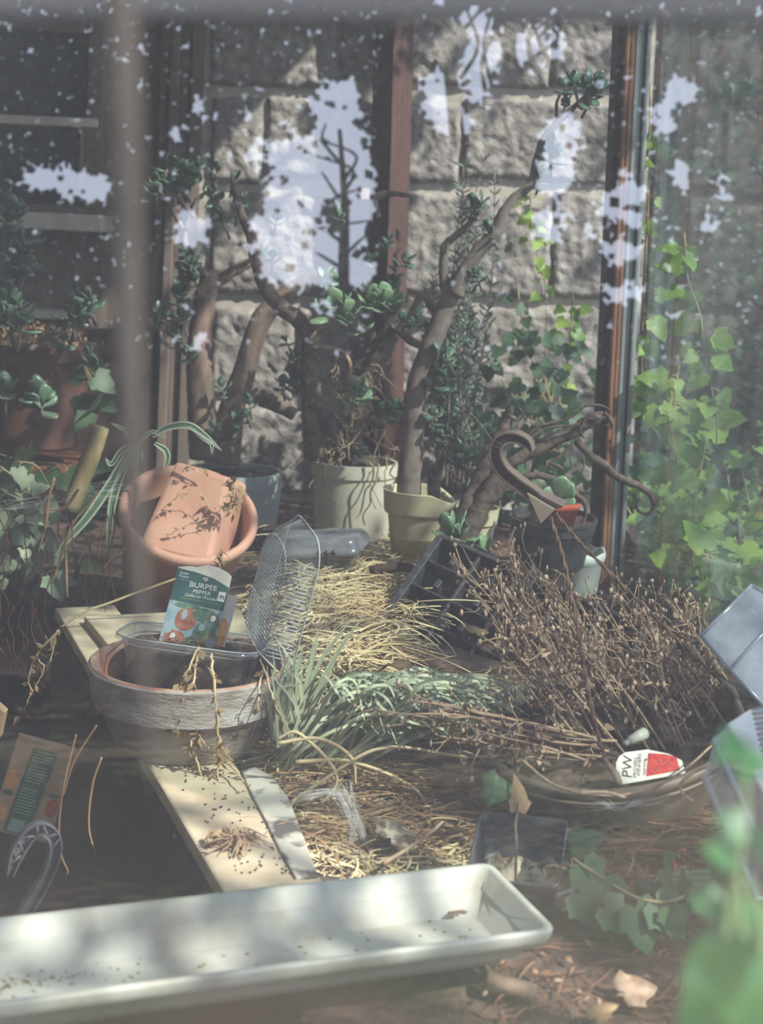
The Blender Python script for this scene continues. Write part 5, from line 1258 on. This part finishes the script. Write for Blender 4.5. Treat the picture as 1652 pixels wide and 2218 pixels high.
flat_leaf('dry_leaf', 'large grey dead leaf in the straw beside the silk funnel', M_crust, 845, 1815, .05, Y=1.68, ang=1.0, bend=.5)
flat_leaf('dry_leaf', 'pale torn dead leaf on the bare soil near the lower edge', M_bud, 1352, 2150, .042, ang=.5, bend=.2)
flat_leaf('dry_leaf', 'narrow pale dead leaf at the lower edge of the soil', M_crisp, 1290, 2205, .04, ang=.9, sx=.5, bend=.3)
flat_leaf('dry_leaf', 'curled tan leaf on the straw at the top of the blade clump', M_crisp, 875, 1445, .05, Y=2.15, ang=2.2, bend=.7, sx=.7)
flat_leaf('dry_leaf', 'curled beige leaf caught in the middle of the cell tray', M_crisp, 1030, 1370, .05, Y=2.62, ang=1.2, bend=.6, sx=.8)
for i in range(22):
    u, v = U(980, 1420), U(2010, 2190); flat_leaf('dry_leaf', 'small curled dry leaf lying on the dark bare soil', M_straw_b if i % 2 else M_dead, u, v, U(.008, .018), QUAD, bend=U(.2, .9), sx=U(.4, 1), group='small dry leaves on the bare soil')
mb = MB(); tube(mb, [W(1055, 2125, 1.38), W(1160, 2150, 1.37)], [px(22, 1.38), px(17, 1.37)], 12); tag(mb.build('curled_bark', M_dead), 'rolled piece of tan bark on the soil under the trough corner', 'bark')
mb = MB(); tube(mb, cr(PW([(830, 1870, 1.62), (880, 1840, 1.66), (930, 1805, 1.68), (958, 1780, 1.7)]), 4), [.003, .002], 6); tag(mb.build('twig', M_dead), 'pale twig lying slantwise on the straw behind the trough', 'twig')
mb = MB(); tube(mb, cr(PW([(800, 1236, 2.95), (860, 1228, 2.95), (893, 1232, 2.95)]), 4), [.011, .010], 8); tag(mb.build('stick', M_redwood), 'short thick reddish stick on the straw heap before the cream pot', 'stick')
mb = MB(); tube(mb, cr(PW([(672, 1480, 1.98), (690, 1530, 1.95), (720, 1580, 1.92)]), 4), [.005, .004], 6); tag(mb.build('crimson_stalk', M_pink), 'crimson stalk among the blades beside the clay bowl', 'stalk')
t = thing('dead_flower', 'faded pink dead flower in the rusty straw bundle', 'flower', tuple(G(1475, 1870))); mb = MB(); c = W(1475, 1868, 1.56)
for i in range(26): put(mb, QUAD, c + rv() * .006, rv(), rv(), U(.010, .018), 1.4)
mb.build('petal', M_pink, t)
mb = MB(); q = [W(1380, 1895, 1.56), W(1500, 1935, 1.53), W(1500, 1965, 1.52), W(1380, 1925, 1.55)]; slab(mb, q, V((0, -.6, 1)), .02); tag(mb.build('green_tray', M_green_p, None, False, .003), 'dark green plastic tray edge showing under the rusty straw', 'tray')
mb = MB(); q = [W(-60, 1480, 2.1), W(10, 1545, 2.1), W(-2, 1600, 2.1), W(-60, 1600, 2.1)]; slab(mb, q, V((0, -1, 0)), .02); tag(mb.build('card_edge', M_boxp, None, False), 'corner of a pale card packet at the far edge above the seed box', 'packet')

# ------------------------------------------------------------------ garden behind the photographer: shades the bed, shows in the pane
DG = 8.0
def mirror_pt(u, v, D):
    """where the pane shows a thing standing D metres behind the camera"""
    d = ray(u, v); d = d - gn * (2 * d.dot(gn)); return EYE + d * (D / -d.y)
gaps = [(600, 360, 48, 130), (640, 520, 110, 85), (705, 300, 50, 130), (770, 400, 36, 170), (770, 560, 34, 45), (590, 440, 55, 90), (720, 180, 60, 70), (1170, 30, 60, 40), (1060, 60, 40, 110), (860, 60, 30, 50), (380, 470, 35, 45), (402, 180, 16, 20), (1250, 245, 45, 60), (1230, 330, 40, 60), (1220, 450, 40, 40), (1390, 520, 40, 30), (1365, 410, 36, 30), (1400, 610, 45, 22), (1420, 410, 24, 55), (1510, 150, 26, 22), (1530, 150, 40, 18), (1490, 200, 30, 50), (1530, 340, 22, 30), (160, 920, 55, 55), (120, 960, 50, 30), (100, 350, 50, 36), (30, 345, 30, 36), (275, 1650, 22, 12), (330, 1675, 30, 10), (870, 760, 28, 30), (350, 240, 14, 18), (530, 280, 22, 40), (960, 150, 40, 70), (1000, 230, 40, 40), (700, 640, 20, 10), (160, 370, 24, 30), (395, 740, 12, 30), (1620, 360, 12, 26), (1590, 460, 14, 20)]
def in_gap(u, v):
    for a, b, p, q in gaps:
        p, q = p + 11, q + 11
        if ((u - a) / p) ** 2 + ((v - b) / q) ** 2 < 1 + .9 * noise.noise(V((u * .022, v * .022, 0))): return True
    n_ = noise.noise(V((u * .011, v * .011, 7))) + .5 * noise.noise(V((u * .03, v * .03, 3)))
    right = 1250 < u < 1640 and 60 < v < 720
    lim = .66 if right else .72
    if v > 750: lim = .9 if u < 500 else 1.5
    if 500 < u < 860 and 80 < v < 600: lim = .42
    if 880 < u < 1260 and v < 110: lim = .12
    if u > 900 and u < 1200 and v > 200: lim = .8
    if u < 320 and v > 60: lim += .1
    if right and noise.noise(V((u * .034, v * .026, 11))) > .44: return True
    if u < 480 and 150 < v < 1000 and noise.noise(V((u * .04, v * .034, 21))) > .62: return True
    return n_ > lim
t = thing('garden_tree', 'tall leafy trees behind the photographer, mirrored in the window pane', 'tree', (0, -DG, 0)); lm, sm = MB(), MB()
for i in range(70000):
    u, v = U(-140, 1800), U(-250, 1330)
    if in_gap(u, v) and R() > .014: continue
    put(lm, QUAD, mirror_pt(u, v, DG + U(-1.2, 1.2)), rv(), V((U(-.5, .5), 1, U(-.4, .4))), U(.045, .085), U(1.0, 1.9))
lm.f = lm.f
tag(lm.build('foliage', M_leafout, t), kind='stuff')
def mp(pts): return cr([mirror_pt(*p) for p in pts], 5)
tube(sm, mp([(880, 1400, 7.8), (870, 900, 7.8), (872, 500, 7.8), (862, 200, 7.8), (880, -100, 7.8), (900, -300, 7.8)]), [.17, .15, .13, .11], 10, .2)
tube(sm, mp([(735, 700, 7.5), (738, 520, 7.5), (740, 400, 7.5), (728, 230, 7.5)]), [.04, .03, .012], 6)
for k in range(9): tube(sm, mp([(738, 560 - k * 30, 7.5), (738 + random.choice((-1, 1)) * U(20, 50), 530 - k * 34, 7.5), (738 + random.choice((-1, 1)) * U(40, 80), 520 - k * 38, 7.4)]), [.014, .006], 5)
tube(sm, mp([(1140, 200, 7.5), (1125, 40, 7.5), (1150, -80, 7.5)]), [.05, .04], 6); tube(sm, mp([(1010, 300, 7.5), (985, 80, 7.5), (950, -60, 7.5)]), [.05, .03], 6)
for k in range(14): u = U(930, 1250); tube(sm, mp([(u, U(60, 160), 7.5), (u + U(-60, 60), U(-20, 60), 7.5), (u + U(-90, 90), -60, 7.5)]), [.016, .008], 5)
sm.build('trunk', M_treebark, t)
t = thing('garden_hedge', 'dark hedge and undergrowth low behind the photographer', 'hedge', (0, -10.5, 0)); lm = MB()
for i in range(4200):
    p = V((U(-6, 6), U(-12, -9.8), U(0, 2.4) ** 1)); put(lm, QUAD, p, rv(), rv(), U(.15, .3), 1.6)
tag(lm.build('foliage', M_leafout, t), kind='stuff')
mb = MB()
box(mb, -9, 9, -14, -13.6, 0, 3.3); tag(mb.build('garden_wall', M_darkwood, None, False), 'dark boarded fence at the end of the garden behind the photographer', 'fence')
# unseen branch added over the glasshouse, leaf gaps shaped to dapple the sunlight
t = thing('shade_branch', 'unseen leafy branch added over the glasshouse, its gaps shaped to dapple the sun', 'branch', (2.2, 0, 3.4)); lm, sm = MB(), MB()
def on_bed(p): return p - SUN_DIR * ((p.z - B) / SUN_DIR.z)
open_spots = [(on_bed(W(u, v, Y)), r) for u, v, Y, r in ((890, 950, 3.2, .13), (925, 780, 3.2, .08), (720, 670, 3.37, .12), (830, 655, 3.37, .10), (780, 850, 3.37, .07), (530, 760, 4.15, .22), (620, 830, 4.15, .16), (1150, 300, 4.1, .2), (1090, 620, 4.1, .2), (1240, 480, 4.1, .16), (790, 1090, 3.4, .07), (870, 1080, 3.2, .05), (1060, 1120, 3.15, .06), (770, 1280, 2.9, .16), (860, 1240, 3.0, .10), (700, 1400, 2.4, .14), (480, 1170, 2.75, .10), (440, 1090, 2.8, .10), (650, 1230, 2.03, .08), (440, 1290, 2.05, .07), (560, 1590, 1.95, .09), (590, 1500, 2.0, .06), (470, 1700, 1.8, .08), (570, 1880, 1.63, .07), (700, 1800, 1.7, .10), (850, 1820, 1.68, .10), (900, 1500, 1.88, .12), (760, 1560, 1.9, .10), (1150, 1350, 1.85, .12), (1280, 1380, 1.82, .15), (1420, 1420, 1.82, .15), (1330, 1560, 1.8, .10), (1400, 1650, 1.69, .07), (1150, 1640, 1.72, .10), (1080, 1840, 1.58, .05), (1300, 1830, 1.6, .10), (1420, 1840, 1.6, .08), (560, 2040, 1.34, .025), (640, 2030, 1.34, .03), (720, 2018, 1.35, .03), (800, 2006, 1.36, .03), (880, 1994, 1.37, .03), (960, 1984, 1.38, .03), (1040, 1974, 1.39, .028), (1110, 1966, 1.40, .025), (600, 150, 4.15, .2), (520, 330, 4.15, .14), (640, 480, 4.15, .16), (430, 1530, 1.9, .12), (330, 1510, 1.92, .06), (520, 1550, 1.88, .12), (470, 1610, 1.9, .10), (330, 1330, 2.6, .08), (560, 1110, 2.8, .06), (660, 1300, 2.05, .08), (1190, 1480, 1.85, .12), (1500, 1480, 1.84, .12), (1050, 1250, 2.7, .08), (900, 1720, 1.72, .10), (780, 1660, 1.8, .10), (1200, 1130, 2.9, .06), (920, 880, 3.2, .08), (540, 1040, 3.5, .06), (720, 1040, 3.4, .06), (1330, 1000, 2.93, .06), (420, 1760, 1.75, .06), (560, 1060, 3.5, .06), (1000, 1760, 1.65, .08), (650, 1750, 1.75, .08), (960, 1290, 2.7, .09), (1250, 1240, 2.9, .08), (1210, 1060, 2.87, .07), (1200, 950, 2.93, .10), (1300, 1010, 2.93, .06))]
def shade_density(x, y):
    """x, y on the bed plane that the leaf would shade"""
    d = .56 + .6 * noise.noise(V((x * 3.4, y * 2.6, 1)))
    if x < -.85 and y > 2.5: d += .5
    for c_, r_o in open_spots:
        q = math.hypot(x - c_.x, (y - c_.y)) / r_o
        if q < 1.25: d -= .95 * (1.25 - q) / .5
    return max(0, d)
k = 0
while k < 6000:
    x, y = U(-1.9, .9), U(.9, 5.0)
    k += 1
    if R() > shade_density(x, y): continue
    tt = (U(3.3, 4.0) - B) / SUN_DIR.z
    put(lm, QUAD, V((x, y, B)) + SUN_DIR * tt, rv(), SUN_DIR + rv() * .7, U(.04, .085), 1.4)
for i in range(16): tube(sm, cr([V((3.8, -1.4, 3.3)), V((U(2.0, 3.0), U(-1, .6), U(3.4, 3.8))), V((U(.9, 2.2), U(-1, 2.0), U(3.4, 3.9)))], 6), [.03, .012, .004], 6)
tube(sm, [V((3.8, -1.4, -.1)), V((3.8, -1.4, 3.4))], .07, 8)
tag(lm.build('foliage', M_leafout, t), kind='stuff'); sm.build('bough', M_treebark, t)
